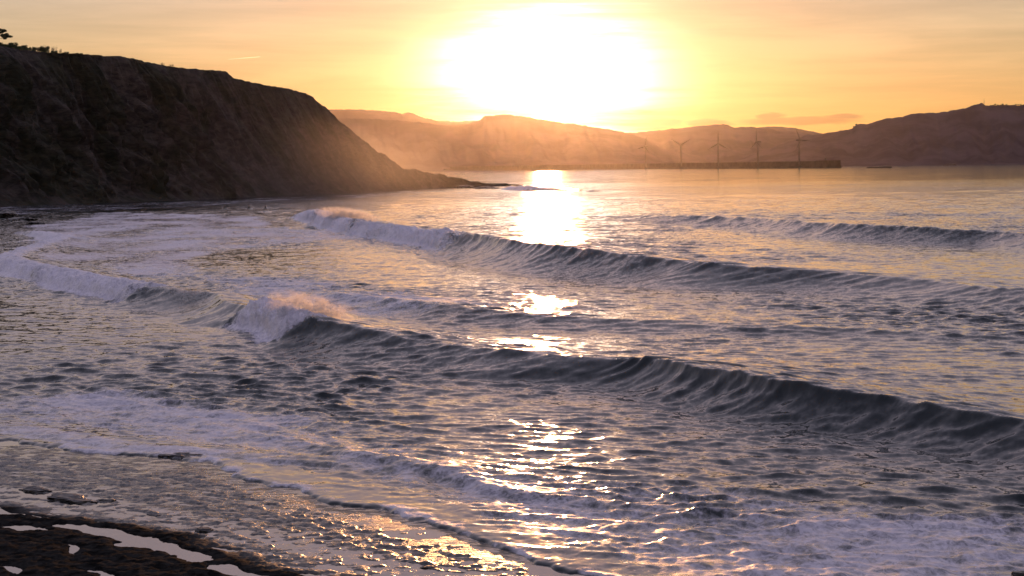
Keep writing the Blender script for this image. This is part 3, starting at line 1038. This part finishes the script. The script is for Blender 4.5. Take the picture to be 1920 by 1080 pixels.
ft = far_tree()
rnd = random.Random(4)
for i, a in enumerate([1857, 1862, 1866, 1871, 1876, 1880, 1887, 1905, 1909, 1914, 1919, 1601, 1606]):
    o = ft if i == 0 else copy_tree(ft)
    yy = float(np.interp(a, [1600, 1604, 1612, 1848, 1870, 1920], [240, 235, 232, 198, 197, 197]))
    p = P(a, yy + 1.5, 8395)
    o.location = p
    s = rnd.uniform(0.5, 0.85)
    o.scale = (s, s, s * rnd.uniform(0.8, 1.1))
    o.rotation_euler = (0, 0, rnd.random() * 6)
    if a > 1700:
        tag(o, 'tiny tree in the row along the crest of the right hill', 'tree', 'trees on the crest of the right hill')
    else:
        tag(o, 'tiny tree on the stepped shoulder of the right hill', 'tree', 'trees on the shoulder of the right hill')

mast = empty('radio_mast', P(1845, 197, 8398))
bm = bmesh.new()
for ang in (0, 120, 240):
    c_, s_ = math.cos(R(ang)), math.sin(R(ang))
    a0, a1 = Vector((2.0 * c_, 2.0 * s_, -4)), Vector((0.3 * c_, 0.3 * s_, 22))
    d = (a1 - a0)
    mt = Matrix.Translation((a0 + a1) / 2) @ d.to_track_quat('Z', 'Y').to_matrix().to_4x4()
    bmesh.ops.create_cone(bm, segments=5, radius1=0.3, radius2=0.22, depth=d.length, cap_ends=True, matrix=mt)
for k in range(9):
    z_ = -3 + k * 2.7
    r_ = 2.0 + (0.3 - 2.0) * (z_ + 4) / 26
    for ang in (0, 120, 240):
        a0 = Vector((r_ * math.cos(R(ang)), r_ * math.sin(R(ang)), z_))
        a1 = Vector((r_ * .9 * math.cos(R(ang + 120)), r_ * .9 * math.sin(R(ang + 120)), z_ + 2.5))
        d = a1 - a0
        mt = Matrix.Translation((a0 + a1) / 2) @ d.to_track_quat('Z', 'Y').to_matrix().to_4x4()
        bmesh.ops.create_cone(bm, segments=4, radius1=0.15, radius2=0.15, depth=d.length, cap_ends=True, matrix=mt)
link('lattice', bm_mesh('lattice', bm), M_STEEL, mast)
bm = bmesh.new()
bmesh.ops.create_cone(bm, segments=6, radius1=0.25, radius2=0.08, depth=9, cap_ends=True, matrix=Matrix.Translation((0, 0, 26.4)))
link('antenna', bm_mesh('antenna', bm), M_STEEL, mast)
tag(mast, 'thin lattice mast on the summit of the right hill', 'mast')

# ------------------------------------------------------------------ breakwater with wind turbines
BW = [(1562, 4390), (1495, 4580), (1418, 4830), (1345, 5090), (1276, 5380), (1210, 5690), (1100, 6300), (1000, 6950), (900, 7700), (830, 8300)]


def bw_pt(px):
    d = float(np.interp(px, [a for a, b in BW][::-1], [b for a, b in BW][::-1]))
    p = P(px, 313, d)
    return Vector((p.x, d, 0))


def wall_sweep(name, pxs, sec, mat, parent):
    """sec: list of (offset towards viewer, z) closed section swept along the breakwater"""
    vs, fs = [], []
    n = len(sec)
    pts = [bw_pt(a) for a in pxs]
    for i, p in enumerate(pts):
        q = pts[min(i + 1, len(pts) - 1)] - pts[max(i - 1, 0)]
        q.normalize()
        nrm = Vector((q.y, -q.x, 0))
        if nrm.y > 0:
            nrm = -nrm
        for (o_, z_) in sec:
            w = p + nrm * o_
            vs.append((w.x, w.y, z_))
    for i in range(len(pts) - 1):
        for j in range(n):
            a, b = i * n + j, i * n + (j + 1) % n
            fs.append((a, b, b + n, a + n))
    fs.append(tuple(range(n))[::-1])
    fs.append(tuple((len(pts) - 1) * n + j for j in range(n)))
    me = pydata(name, vs, fs)
    return link(name, me, mat, parent)


brk = empty('breakwater', bw_pt(1562))
inv = Matrix.Translation(-brk.location)
tag(brk, 'long low concrete breakwater carrying the wind turbines across the bay', 'breakwater')
parts = [
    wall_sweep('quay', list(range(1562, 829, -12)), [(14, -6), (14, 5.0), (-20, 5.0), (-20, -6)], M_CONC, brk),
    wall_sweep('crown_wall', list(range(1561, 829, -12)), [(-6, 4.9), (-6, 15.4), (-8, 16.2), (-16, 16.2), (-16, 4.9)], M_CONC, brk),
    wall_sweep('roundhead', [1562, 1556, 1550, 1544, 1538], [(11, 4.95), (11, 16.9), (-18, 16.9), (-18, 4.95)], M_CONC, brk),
]
for o in parts:
    o.data.transform(inv)
hb = bw_pt(1548) - brk.location
bm = bmesh.new()
bmesh.ops.create_cone(bm, segments=12, radius1=2.6, radius2=2.2, depth=4.0, cap_ends=True, matrix=Matrix.Translation(hb + Vector((0, 0, 18.8))))
bmesh.ops.create_cone(bm, segments=12, radius1=1.2, radius2=0.9, depth=2.5, cap_ends=True, matrix=Matrix.Translation(hb + Vector((0, 0, 21.8))))
link('beacon', bm_mesh('beacon', bm), M_STEEL, brk)


def revolve(prof, seg=16):
    vs, fs = [], []
    for (r_, z_) in prof:
        for k in range(seg):
            a = 2 * math.pi * k / seg
            vs.append((r_ * math.cos(a), r_ * math.sin(a), z_))
    for i in range(len(prof) - 1):
        for k in range(seg):
            a, b = i * seg + k, i * seg + (k + 1) % seg
            fs.append((a, b, b + seg, a + seg))
    fs.append(tuple(range(seg))[::-1])
    fs.append(tuple((len(prof) - 1) * seg + k for k in range(seg)))
    return vs, fs


def blade_mesh():
    vs, fs = [], []
    st = [(0.6, 0.9, 0.9, 0), (2.5, 1.0, 0.9, 4), (7, 1.9, 0.6, 14), (12, 1.75, 0.45, 10), (20, 1.35, 0.3, 6), (25, 0.75, 0.18, 3), (31, 0.45, 0.1, 1), (34, 0.12, 0.05, 0)]
    for (z_, ch, th, tw) in st:
        for k in range(8):
            a = 2 * math.pi * k / 8
            x_, y_ = ch * math.cos(a), th * math.sin(a)
            t_ = R(tw)
            vs.append((x_ * math.cos(t_) - y_ * math.sin(t_), x_ * math.sin(t_) + y_ * math.cos(t_), z_))
    for i in range(len(st) - 1):
        for k in range(8):
            a, b = i * 8 + k, i * 8 + (k + 1) % 8
            fs.append((a, b, b + 8, a + 8))
    fs.append(tuple(range(8))[::-1])
    fs.append(tuple((len(st) - 1) * 8 + k for k in range(8)))
    return pydata('blade', vs, fs, True)


def make_turbine():
    root = empty('wind_turbine')
    vs, fs = revolve([(5.5, -4.0), (5.5, 5.4), (4.2, 6.4)], 16)
    link('footing', pydata('footing', vs, fs), M_CONC, root)
    vs, fs = revolve([(2.15, 6.3), (2.1, 10), (1.85, 35), (1.5, 62)], 18)
    link('tower', pydata('tower', vs, fs, True), M_BACKLIT, root)
    bm = bmesh.new()
    bmesh.ops.create_cube(bm, size=1.0)
    bmesh.ops.scale(bm, verts=bm.verts, vec=(3.4, 11.0, 3.8))
    bmesh.ops.bevel(bm, geom=list(bm.edges), offset=0.6, segments=2, affect='EDGES')
    bmesh.ops.translate(bm, verts=bm.verts, vec=(0, 3.0, 63.8))
    link('nacelle', bm_mesh('nacelle', bm), M_BACKLIT, root)
    vs, fs = revolve([(1.5, -1.6), (1.7, 0.2), (1.3, 1.6), (0.5, 2.5), (0.1, 2.7)], 14)
    rot = link('rotor', pydata('rotor', vs, fs, True), M_BACKLIT, root)
    rot.location = (0, -4.1, 63.8)
    rot.rotation_euler = (R(90), 0, 0)      # local z looks forward (-y of the turbine)
    bme = blade_mesh()
    bme.materials.append(M_BACKLIT)
    for k in range(3):
        b_ = bpy.data.objects.new('blade', bme)
        COL.objects.link(b_)
        b_.parent = rot
        # blade z-axis lies in the rotor plane (local x,y of the rotor)
        b_.matrix_local = Matrix.Rotation(R(-120 * k), 4, 'Z') @ Matrix.Rotation(R(-90), 4, 'X')
    return root


turb = make_turbine()
TL = [  # px, yaw (rotor looks towards the viewer, turned to the left), blade angle clockwise from up, label
    (1210, 45, 18, 'faintest wind turbine, nearest the sun glow, first from the left'),
    (1276, 28, 62, 'wind turbine whose two upper blades make a wide V, second from the left'),
    (1345, 2, 0, 'wind turbine facing straight on with one blade up, middle of the five'),
    (1419, 66, 0, 'wind turbine seen almost side on with one blade straight up'),
    (1496, -38, 330, 'wind turbine nearest the right end of the breakwater'),
]
for i, (a, yaw, ba, lab) in enumerate(TL):
    o = turb if i == 0 else copy_tree(turb)
    p = bw_pt(a)
    o.location = (p.x, p.y - 22, 0)
    o.rotation_euler = (0, 0, R(-yaw))
    for ch in o.children:
        if ch.name.startswith('rotor'):
            ch.rotation_euler = (Matrix.Rotation(R(90), 3, 'X') @ Matrix.Rotation(R(-ba), 3, 'Z')).to_euler()
    tag(o, lab, 'wind turbine', 'wind turbines along the breakwater')

# ------------------------------------------------------------------ vessels
def hull_mesh(L, B, D, sheer=0.6):
    vs, fs = [], []
    n = 14
    for i in range(n + 1):
        t = i / n
        x_ = -L / 2 + L * t
        bw_ = B / 2 * (1 - max(0, (0.22 - t) / 0.22) ** 2.2 * 0.95) * (1 - max(0, (t - 0.9) / 0.1) ** 2 * 0.25)
        top = D + sheer * (2 * t - 1) ** 2
        for (f_, z_) in ((0.55, -1.0), (0.92, 0.2), (1.0, top)):
            vs.append((x_, -bw_ * f_, z_))
        for (f_, z_) in ((1.0, top), (0.92, 0.2), (0.55, -1.0)):
            vs.append((x_, bw_ * f_, z_))
    for i in range(n):
        for j in range(6):
            a, b = i * 6 + j, i * 6 + (j + 1) % 6
            fs.append((a, b, b + 6, a + 6))
    fs.append(tuple(range(6))[::-1])
    fs.append(tuple(n * 6 + j for j in range(6)))
    return pydata('hull', vs, fs)


def box_part(name, size, loc, mat, parent, bev=0.1):
    bm = bmesh.new()
    bmesh.ops.create_cube(bm, size=1.0)
    bmesh.ops.scale(bm, verts=bm.verts, vec=size)
    bmesh.ops.bevel(bm, geom=list(bm.edges), offset=bev, segments=1, affect='EDGES')
    bmesh.ops.translate(bm, verts=bm.verts, vec=loc)
    return link(name, bm_mesh(name, bm), mat, parent)


def pole_part(name, r0, r1, z0, z1, loc, mat, parent):
    bm = bmesh.new()
    bmesh.ops.create_cone(bm, segments=8, radius1=r0, radius2=r1, depth=z1 - z0, cap_ends=True, matrix=Matrix.Translation((loc[0], loc[1], (z0 + z1) / 2)))
    return link(name, bm_mesh(name, bm), mat, parent)


p = P(1648, 315, 3900)
brg = empty('barge', (p.x, p.y, 0))
link('hull', hull_mesh(49, 10, 1.7, 0.3), M_HULL, brg)
box_part('deckhouse', (25, 7.5, 2.6), (11.5, 0, 2.9), M_DECK, brg)
box_part('hatch', (8, 6.5, 1.2), (-5.5, 0, 2.2), M_DECK, brg)
pole_part('mast', 0.35, 0.15, 4.1, 15.0, (19.0, 0), M_STEEL, brg)
tag(brg, 'low dark barge with one thin mast, right of the breakwater end', 'boat')
p = P(1780, 308.6, 6200)
bt = empty('barge', (p.x, p.y, 0))
link('hull', hull_mesh(41, 9, 2.2, 0.4), M_HULL, bt)
box_part('deckhouse', (16, 6, 2.0), (9, 0, 3.2), M_DECK, bt)
tag(bt, 'smaller dark vessel far out towards the right edge, without a mast', 'boat')

# ------------------------------------------------------------------ surfers waiting on their boards
def surfer_mesh():
    pts = [((0, 0, .02), .15), ((0, -.02, .22), .14), ((0, -.03, .42), .155), ((0, -.02, .52), .13), ((0, 0, .60), .055), ((0, .02, .70), .085), ((0, .03, .79), .085), ((0, .02, .85), .05),
           ((-.17, -.02, .50), .06), ((-.24, .06, .28), .047), ((-.20, .24, .10), .037), ((-.17, .31, .07), .03),
           ((.17, -.02, .50), .06), ((.24, .06, .28), .047), ((.20, .24, .10), .037), ((.17, .31, .07), .03),
           ((-.15, .10, .02), .095), ((-.32, .40, -.06), .072), ((-.34, .38, -.30), .055), ((-.33, .36, -.48), .042), ((-.33, .47, -.52), .035),
           ((.15, .10, .02), .095), ((.32, .40, -.06), .072), ((.34, .38, -.30), .055), ((.33, .36, -.48), .042), ((.33, .47, -.52), .035)]
    ed = [(0, 1), (1, 2), (2, 3), (3, 4), (4, 5), (5, 6), (6, 7), (3, 8), (8, 9), (9, 10), (10, 11), (3, 12), (12, 13), (13, 14), (14, 15),
          (0, 16), (16, 17), (17, 18), (18, 19), (19, 20), (0, 21), (21, 22), (22, 23), (23, 24), (24, 25)]
    me = bpy.data.meshes.new('person')
    me.from_pydata([q[0] for q in pts], ed, [])
    o = bpy.data.objects.new('tmp', me)
    COL.objects.link(o)
    o.modifiers.new('s', 'SKIN')
    for i, q in enumerate(pts):
        me.skin_vertices[0].data[i].radius = (q[1], q[1])
    me.skin_vertices[0].data[0].use_root = True
    sb = o.modifiers.new('d', 'SUBSURF')
    sb.levels = sb.render_levels = 1
    dg = bpy.context.evaluated_depsgraph_get()
    dg.update()
    res = bpy.data.meshes.new_from_object(o.evaluated_get(dg))
    bpy.data.objects.remove(o)
    res.name = 'person'
    res.materials.clear()
    res.materials.append(M_SUIT)
    res.materials.append(M_SKIN)
    for f in res.polygons:
        f.use_smooth = True
        c = f.center
        if c.z > 0.60 or (c.y > 0.27 and c.z > 0.0 and abs(c.x) < 0.24):
            f.material_index = 1
    return res


SURF = surfer_mesh()


def hair_mesh():
    bm = bmesh.new()
    bmesh.ops.create_icosphere(bm, subdivisions=3, radius=1.0)
    bmesh.ops.delete(bm, geom=[v for v in bm.verts if v.co.z < -0.15 - 0.5 * v.co.y * -1 and v.co.y > -0.2], context='VERTS')
    for v in bm.verts:
        v.co = Vector((v.co.x * .098, v.co.y * .105 - 0.0 + .02, v.co.z * .105 + .785))
    return bm_mesh('hair', bm, True)


HAIR = hair_mesh()
HAIR.materials.append(M_HAIR)


def board_mesh():
    vs, fs = [], []
    n = 16
    for i in range(n + 1):
        t = i / n
        w = 0.27 * max(0.03, math.sin(math.pi * min(1, 0.06 + t * 0.94)) ** 0.62)
        rk = 0.10 * max(0, (0.3 - t) / 0.3) ** 2 + 0.03 * max(0, (t - 0.8) / 0.2) ** 2
        for (a, z_) in ((-1, 0), (-.7, .03), (0, .038), (.7, .03), (1, 0), (.7, -.03), (0, -.035), (-.7, -.03)):
            vs.append((a * w, 1.0 - 2.0 * t, z_ + rk))
    for i in range(n):
        for j in range(8):
            a, b = i * 8 + j, i * 8 + (j + 1) % 8
            fs.append((a, b, b + 8, a + 8))
    fs.append(tuple(range(8)))
    fs.append(tuple(n * 8 + j for j in range(8))[::-1])
    return pydata('surfboard', vs, fs, True)


BOARD = board_mesh()
BOARD.materials.append(M_BOARD)
for (a, b, rz, who) in ((422, 391, 60, 'leftmost'), (467, 392, 75, 'middle'), (498, 391.5, 50, 'rightmost')):
    p = G(a, b, 0.0)
    bo = link('surfboard', BOARD, None, None, (p.x, p.y, 0.06))
    bo.rotation_euler = (0, 0, R(rz))
    tag(bo, 'pale surfboard under the %s of three waiting surfers' % who, 'surfboard', 'surfboards of the waiting surfers')
    s_ = link('person', SURF, None, None, (p.x, p.y, 0.16))
    s_.rotation_euler = (0, 0, R(rz))
    tag(s_, '%s of three people in dark wetsuits sitting on boards off the cliff' % who, 'person', 'surfers waiting off the cliff')
    link('hair', HAIR, None, s_)

# ------------------------------------------------------------------ plants on the cliff edge
def tube(bm, pts, rad, seg=5):
    prev = None
    for i, p in enumerate(pts):
        q = (pts[min(i + 1, len(pts) - 1)] - pts[max(i - 1, 0)]).normalized()
        a = q.orthogonal().normalized()
        b = q.cross(a)
        ring = [bm.verts.new(p + (a * math.cos(2 * math.pi * k / seg) + b * math.sin(2 * math.pi * k / seg)) * rad[i]) for k in range(seg)]
        if prev:
            for k in range(seg):
                bm.faces.new((prev[k], prev[(k + 1) % seg], ring[(k + 1) % seg], ring[k]))
        prev = ring


def leaf_cloud(bm, centers, n, size, rnd):
    """small leaf faces spread through several clumps"""
    for (c, r_) in centers:
        for _ in range(int(n * r_.x * r_.z)):
            d = Vector((rnd.gauss(0, 1), rnd.gauss(0, 1), rnd.gauss(0, 1))).normalized() * rnd.random() ** 0.4
            p = Vector((c.x + d.x * r_.x, c.y + d.y * r_.y, c.z + d.z * r_.z))
            a = Vector((rnd.gauss(0, 1), rnd.gauss(0, 1), rnd.gauss(0, 1))).normalized()
            b = a.orthogonal().normalized()
            s = size * rnd.uniform(0.6, 1.4)
            vs = [bm.verts.new(p - a * s), bm.verts.new(p + b * s * 0.45), bm.verts.new(p + a * s), bm.verts.new(p - b * s * 0.45)]
            bm.faces.new(vs)


def pine(loc, label):
    rnd = random.Random(17)
    root = empty('pine_tree', loc)
    bm = bmesh.new()
    tube(bm, [Vector(q) for q in ((0, 0, -.6), (0.1, 0, 1.2), (0.35, 0.05, 2.6), (0.5, 0, 3.8), (0.5, 0.1, 5.0))], [.28, .22, .17, .12, .05], 8)
    tr = link('trunk', bm_mesh('trunk', bm, True), M_BARK, root)
    tips = []
    for (z_, ang, ln, up) in ((2.1, 0, 4.0, .5), (2.5, 150, 3.0, .5), (2.9, 30, 3.2, .7), (3.2, 240, 2.6, .6), (3.7, 345, 2.6, .8), (4.1, 120, 2.0, .8), (4.5, 60, 1.3, .7), (4.7, 200, 1.2, .6)):
        st = Vector((0.3 + 0.05 * z_, 0.03, z_))
        d = Vector((math.cos(R(ang)), math.sin(R(ang)), 0))
        pts = [st, st + d * ln * .35 + Vector((0, 0, up * .25)), st + d * ln * .7 + Vector((0, 0, up * .5)), st + d * ln + Vector((0, 0, up))]
        bm = bmesh.new()
        tube(bm, pts, [.07, .05, .035, .012], 6)
        link('limb', bm_mesh('limb', bm, True), M_BARK, root)
        for f_ in (.45, .6, .75, .9, 1.0):
            tips.append((st + d * ln * f_ + Vector((rnd.uniform(-.3, .3), rnd.uniform(-.4, .4), up * f_ + rnd.uniform(-.15, .6))), Vector((rnd.uniform(.5, .9), rnd.uniform(.5, .9), rnd.uniform(.32, .55)))))
    bm = bmesh.new()
    leaf_cloud(bm, tips, 700, 0.16, rnd)
    link('crown', bm_mesh('crown', bm), M_LEAF, root)
    tag(root, label, 'tree')


def bush(loc, w, h, label, seed):
    rnd = random.Random(seed)
    root = empty('bush', loc)
    bm = bmesh.new()
    for k in range(5):
        a = rnd.random() * 6.28
        d = Vector((math.cos(a) * w * .3, math.sin(a) * w * .2, 0))
        tube(bm, [Vector((0, 0, -.3)), d * .5 + Vector((0, 0, h * .35)), d + Vector((0, 0, h * .7))], [.06, .045, .02], 5)
    link('stem', bm_mesh('stem', bm), M_BARK, root)
    cs = []
    for k in range(9):
        cs.append((Vector((rnd.uniform(-.75, .75) * w, rnd.uniform(-.5, .5) * w, h * rnd.uniform(.15, .8) * (1 - .2 * abs(k - 4) / 4))), Vector((w * .34, w * .34, h * .26))))
    cs.append((Vector((0, 0, h * .2)), Vector((w * .9, w * .6, h * .35))))
    bm = bmesh.new()
    leaf_cloud(bm, cs, 420, 0.15, rnd)
    link('foliage', bm_mesh('foliage', bm), M_LEAF, root)
    tag(root, label, 'bush', 'bushes on the cliff edge')


def twig_shrub(loc, w, h, n, label, seed, name='bare_shrub', cat='shrub', group='bare shrubs on the cliff edge'):
    rnd = random.Random(seed)
    root = empty(name, loc)
    bm = bmesh.new()
    for k in range(n):
        x0 = rnd.uniform(-.7, .7) * w
        a = rnd.gauss(0, .35)
        hh = h * rnd.uniform(.5, 1.0)
        tip = Vector((x0 + math.sin(a) * hh * .6 + .1 * hh, rnd.uniform(-.4, .4) * w, hh))
        s0 = Vector((x0, rnd.uniform(-.3, .3) * w, -.3))
        midp = s0.lerp(tip, .5) + Vector((rnd.uniform(-.1, .1), rnd.uniform(-.1, .1), .1))
        tube(bm, [s0, midp, tip], [.03, .022, .01], 4)
        for q in range(3):
            b0 = midp.lerp(tip, rnd.random())
            tube(bm, [b0, b0 + Vector((rnd.uniform(-.35, .35), rnd.uniform(-.3, .3), rnd.uniform(.2, .5)))], [.014, .007], 3)
    link('twigs', bm_mesh('twigs', bm), M_TWIG, root)
    tag(root, label, cat, group)


t0, _ = cliff_top(2)
pine(t0 + Vector((0, 0, 0.2)), 'flat crowned pine tree cut by the left edge on top of the cliff')
BUSH = [(8, 2.16, 1.95, 'dense bush below the pine at the left edge of the cliff top'), (24, 2.03, 2.60, 'tallest dark bush on the cliff top just under the pine branch'), (38, 1.62, 1.95, 'rounded dark bush right of the tallest one on the cliff top'),
        (50, 1.62, 2.08, 'broad dark bush in the middle of the cliff top thicket'), (68, 1.08, 1.95, 'narrow dark bush just left of the bare shrubs'), (90, 1.76, 2.47, 'dark bush at the heart of the bare shrubs on the cliff top'),
        (105, 1.08, 1.17, 'small dark bush at the right foot of the bare shrubs'), (128, 0.94, 0.91, 'low tuft of bush, the first beyond the thicket'), (151, 0.47, 0.72, 'left of two tiny bushes alone on the cliff edge'), (159, 0.47, 0.78, 'right of two tiny bushes alone on the cliff edge')]
for i, (a, w, h, lab) in enumerate(BUSH):
    t_, _ = cliff_top(a)
    bush(t_, w * 1.3, h, lab, 60 + i)
TW = [(74, .9, 2.0, 26, 'bare twiggy shrub at the left of the cliff top thicket'), (88, 1.1, 2.6, 46, 'biggest bare shrub with fine upright twigs on the cliff top'), (106, 1.0, 2.4, 38, 'bare shrub leaning right on the cliff top'), (119, .8, 1.6, 22, 'smallest bare shrub at the right end of the thicket'),
      (312, .9, 1.2, 30, 'left clump of tall dry grass on the cliff edge'), (328, 1.1, 1.1, 34, 'right clump of tall dry grass on the cliff edge')]
for i, (a, w, h, n, lab) in enumerate(TW):
    t_, _ = cliff_top(a)
    if a > 300:
        twig_shrub(t_, w, h, n, lab, 90 + i, 'dry_grass', 'grass', 'dry grass on the cliff edge')
    else:
        twig_shrub(t_, w, h, n, lab, 90 + i)

# ------------------------------------------------------------------ spray blown off the breakers
def mist_material(name, density, aniso, scale, lo=0.35, hi=0.7, color=(0.95, 0.93, 0.92)):
    m, N = new_mat(name)
    tc = N.n('ShaderNodeTexCoord')
    gen = tc.outputs['Generated']
    c = N.v('MULTIPLY', N.v('SUBTRACT', gen, (0.5, 0.5, 0.5)), (2.0, 2.0, 2.0))
    r_ = N.v('LENGTH', c)
    fall = N.ramp(r_, 0.15, 1.0, 1.0, 0.0)
    nz = N.noise(tc.outputs['Object'], scale, 4.0, 0.6, 0.6).outputs[0]
    d = N.m('MULTIPLY', N.m('MULTIPLY', fall, N.ramp(nz, lo, hi)), density)
    pv = N.n('ShaderNodeVolumePrincipled')
    pv.inputs['Color'].default_value = tuple(color) + (1.0,)
    pv.inputs['Anisotropy'].default_value = aniso
    N.put(pv.inputs['Density'], d)
    out(N, None, pv.outputs[0])
    return m


M_SPRAY = mist_material('spray_droplets', 1.7, 0.6, 1.9, 0.44, 0.66)
M_MIST = mist_material('cliff_mist', 0.0016, 0.78, 0.012, 0.0, 0.9)


def mist_blob(name, loc, size, rz, tilt, mat, label):
    bm = bmesh.new()
    bmesh.ops.create_icosphere(bm, subdivisions=3, radius=1.0)
    bmesh.ops.scale(bm, verts=bm.verts, vec=size)
    o = link(name, bm_mesh(name, bm, True), mat, None, loc)
    o.rotation_euler = (0, R(tilt), R(rz))
    tag(o, label, None, None, 'stuff')
    return o


p = G(572, 590, 1.6)
mist_blob('sea_spray', (p.x + 0.4, p.y + 1.0, 1.8), (3.9, 2.6, 0.95), -35, 13, M_SPRAY, 'pink spray blown back off the near breaking wave')
p = G(640, 408, 2.0)
mist_blob('sea_spray', (p.x + 1, p.y + 2, 2.3), (6.5, 6.0, 1.3), -35, 10, M_SPRAY, 'orange spray blown back off the far breaking wave')
p = G(760, 352, 0)
mist_blob('sea_mist', (p.x - 36, p.y - 130, 3), (84, 320, 36), 0, 0, M_MIST, 'sunlit sea mist hanging at the foot of the headland')



def droplets(loc, size, rz, n, r, label, seed):
    """flung drops: tiny faceted balls, joined because nobody could count them"""
    rnd = random.Random(seed)
    vs, fs = [], []
    cr, sr_ = math.cos(R(rz)), math.sin(R(rz))
    for _ in range(n):
        t = rnd.random() ** 0.7
        x = (t * 2 - 0.9) * size[0]
        y = rnd.gauss(0, 0.45) * size[1]
        z = abs(rnd.gauss(0, 0.5)) * size[2] * (1 - 0.3 * t)
        c = Vector((x * cr - y * sr_, x * sr_ + y * cr, z))
        q = r * rnd.uniform(0.4, 1.3)
        b = len(vs)
        vs += [c + Vector(d) * q for d in ((1, 0, 0), (-1, 0, 0), (0, 1, 0), (0, -1, 0), (0, 0, 1), (0, 0, -1))]
        fs += [(b, b + 2, b + 4), (b + 2, b + 1, b + 4), (b + 1, b + 3, b + 4), (b + 3, b, b + 4), (b + 2, b, b + 5), (b + 1, b + 2, b + 5), (b + 3, b + 1, b + 5), (b, b + 3, b + 5)]
    o = link('spray_droplets', pydata('spray_droplets', vs, fs), M_DROP, None, loc)
    tag(o, label, None, None, 'stuff')


m, N = new_mat('water_drop')
tl = N.n('ShaderNodeBsdfTranslucent')
tl.inputs[0].default_value = (0.8, 0.8, 0.82, 1)
df = N.n('ShaderNodeBsdfDiffuse')
df.inputs[0].default_value = (0.7, 0.7, 0.72, 1)
mx = N.n('ShaderNodeMixShader')
mx.inputs[0].default_value = 0.4
N.t.links.new(tl.outputs[0], mx.inputs[1])
N.t.links.new(df.outputs[0], mx.inputs[2])
out(N, mx.outputs[0])
M_DROP = m
p = G(540, 590, 1.6)
droplets((p.x, p.y + 0.8, 1.45), (2.8, 1.6, 1.0), -35, 2200, 0.022, 'flung drops above the near breaking wave', 5)
p = G(330, 548, 1.0)
droplets((p.x, p.y + 0.5, 0.95), (4.5, 1.0, 0.5), -62, 1500, 0.022, 'flung drops along the foam crest left of the near breaker', 6)
p = G(690, 418, 1.9)
droplets((p.x, p.y + 1.0, 1.75), (9, 2.0, 0.7), -70, 2200, 0.03, 'flung drops along the foam crest of the far breaker', 7)

# ------------------------------------------------------------------ contrail
a0, a1 = P(428, 111.2, 150000), P(488, 106.2, 150000)
bm = bmesh.new()
tube(bm, [a0, a0.lerp(a1, .5), a1], [20, 34, 30], 8)
m, N = new_mat('ice_trail')
cv_ = N.n('ShaderNodeVolumePrincipled')
cv_.inputs['Color'].default_value = (0.95, 0.95, 0.95, 1)
cv_.inputs['Density'].default_value = 0.006
cv_.inputs['Anisotropy'].default_value = 0.85
out(N, None, cv_.outputs[0])
ct = link('contrail', bm_mesh('contrail', bm, True), m)
tag(ct, 'short bright contrail high in the sky above the cliff', 'contrail')

# ------------------------------------------------------------------ haze over the bay
bm = bmesh.new()
bmesh.ops.create_cube(bm, size=1.0)
bmesh.ops.scale(bm, verts=bm.verts, vec=(40000, 19400, 700))
bmesh.ops.translate(bm, verts=bm.verts, vec=(0, 9300, 700 / 2 - 20))
m, N = new_mat('sea_air')
pv = N.n('ShaderNodeVolumePrincipled')
pv.inputs['Color'].default_value = (1.0, 0.95, 0.92, 1)
pv.inputs['Density'].default_value = 3.8e-6
pv.inputs['Anisotropy'].default_value = 0.93
out(N, None, pv.outputs[0])
hz = link('haze', bm_mesh('haze', bm), m)
tag(hz, 'warm sunlit haze filling the air over the bay', None, None, 'stuff')
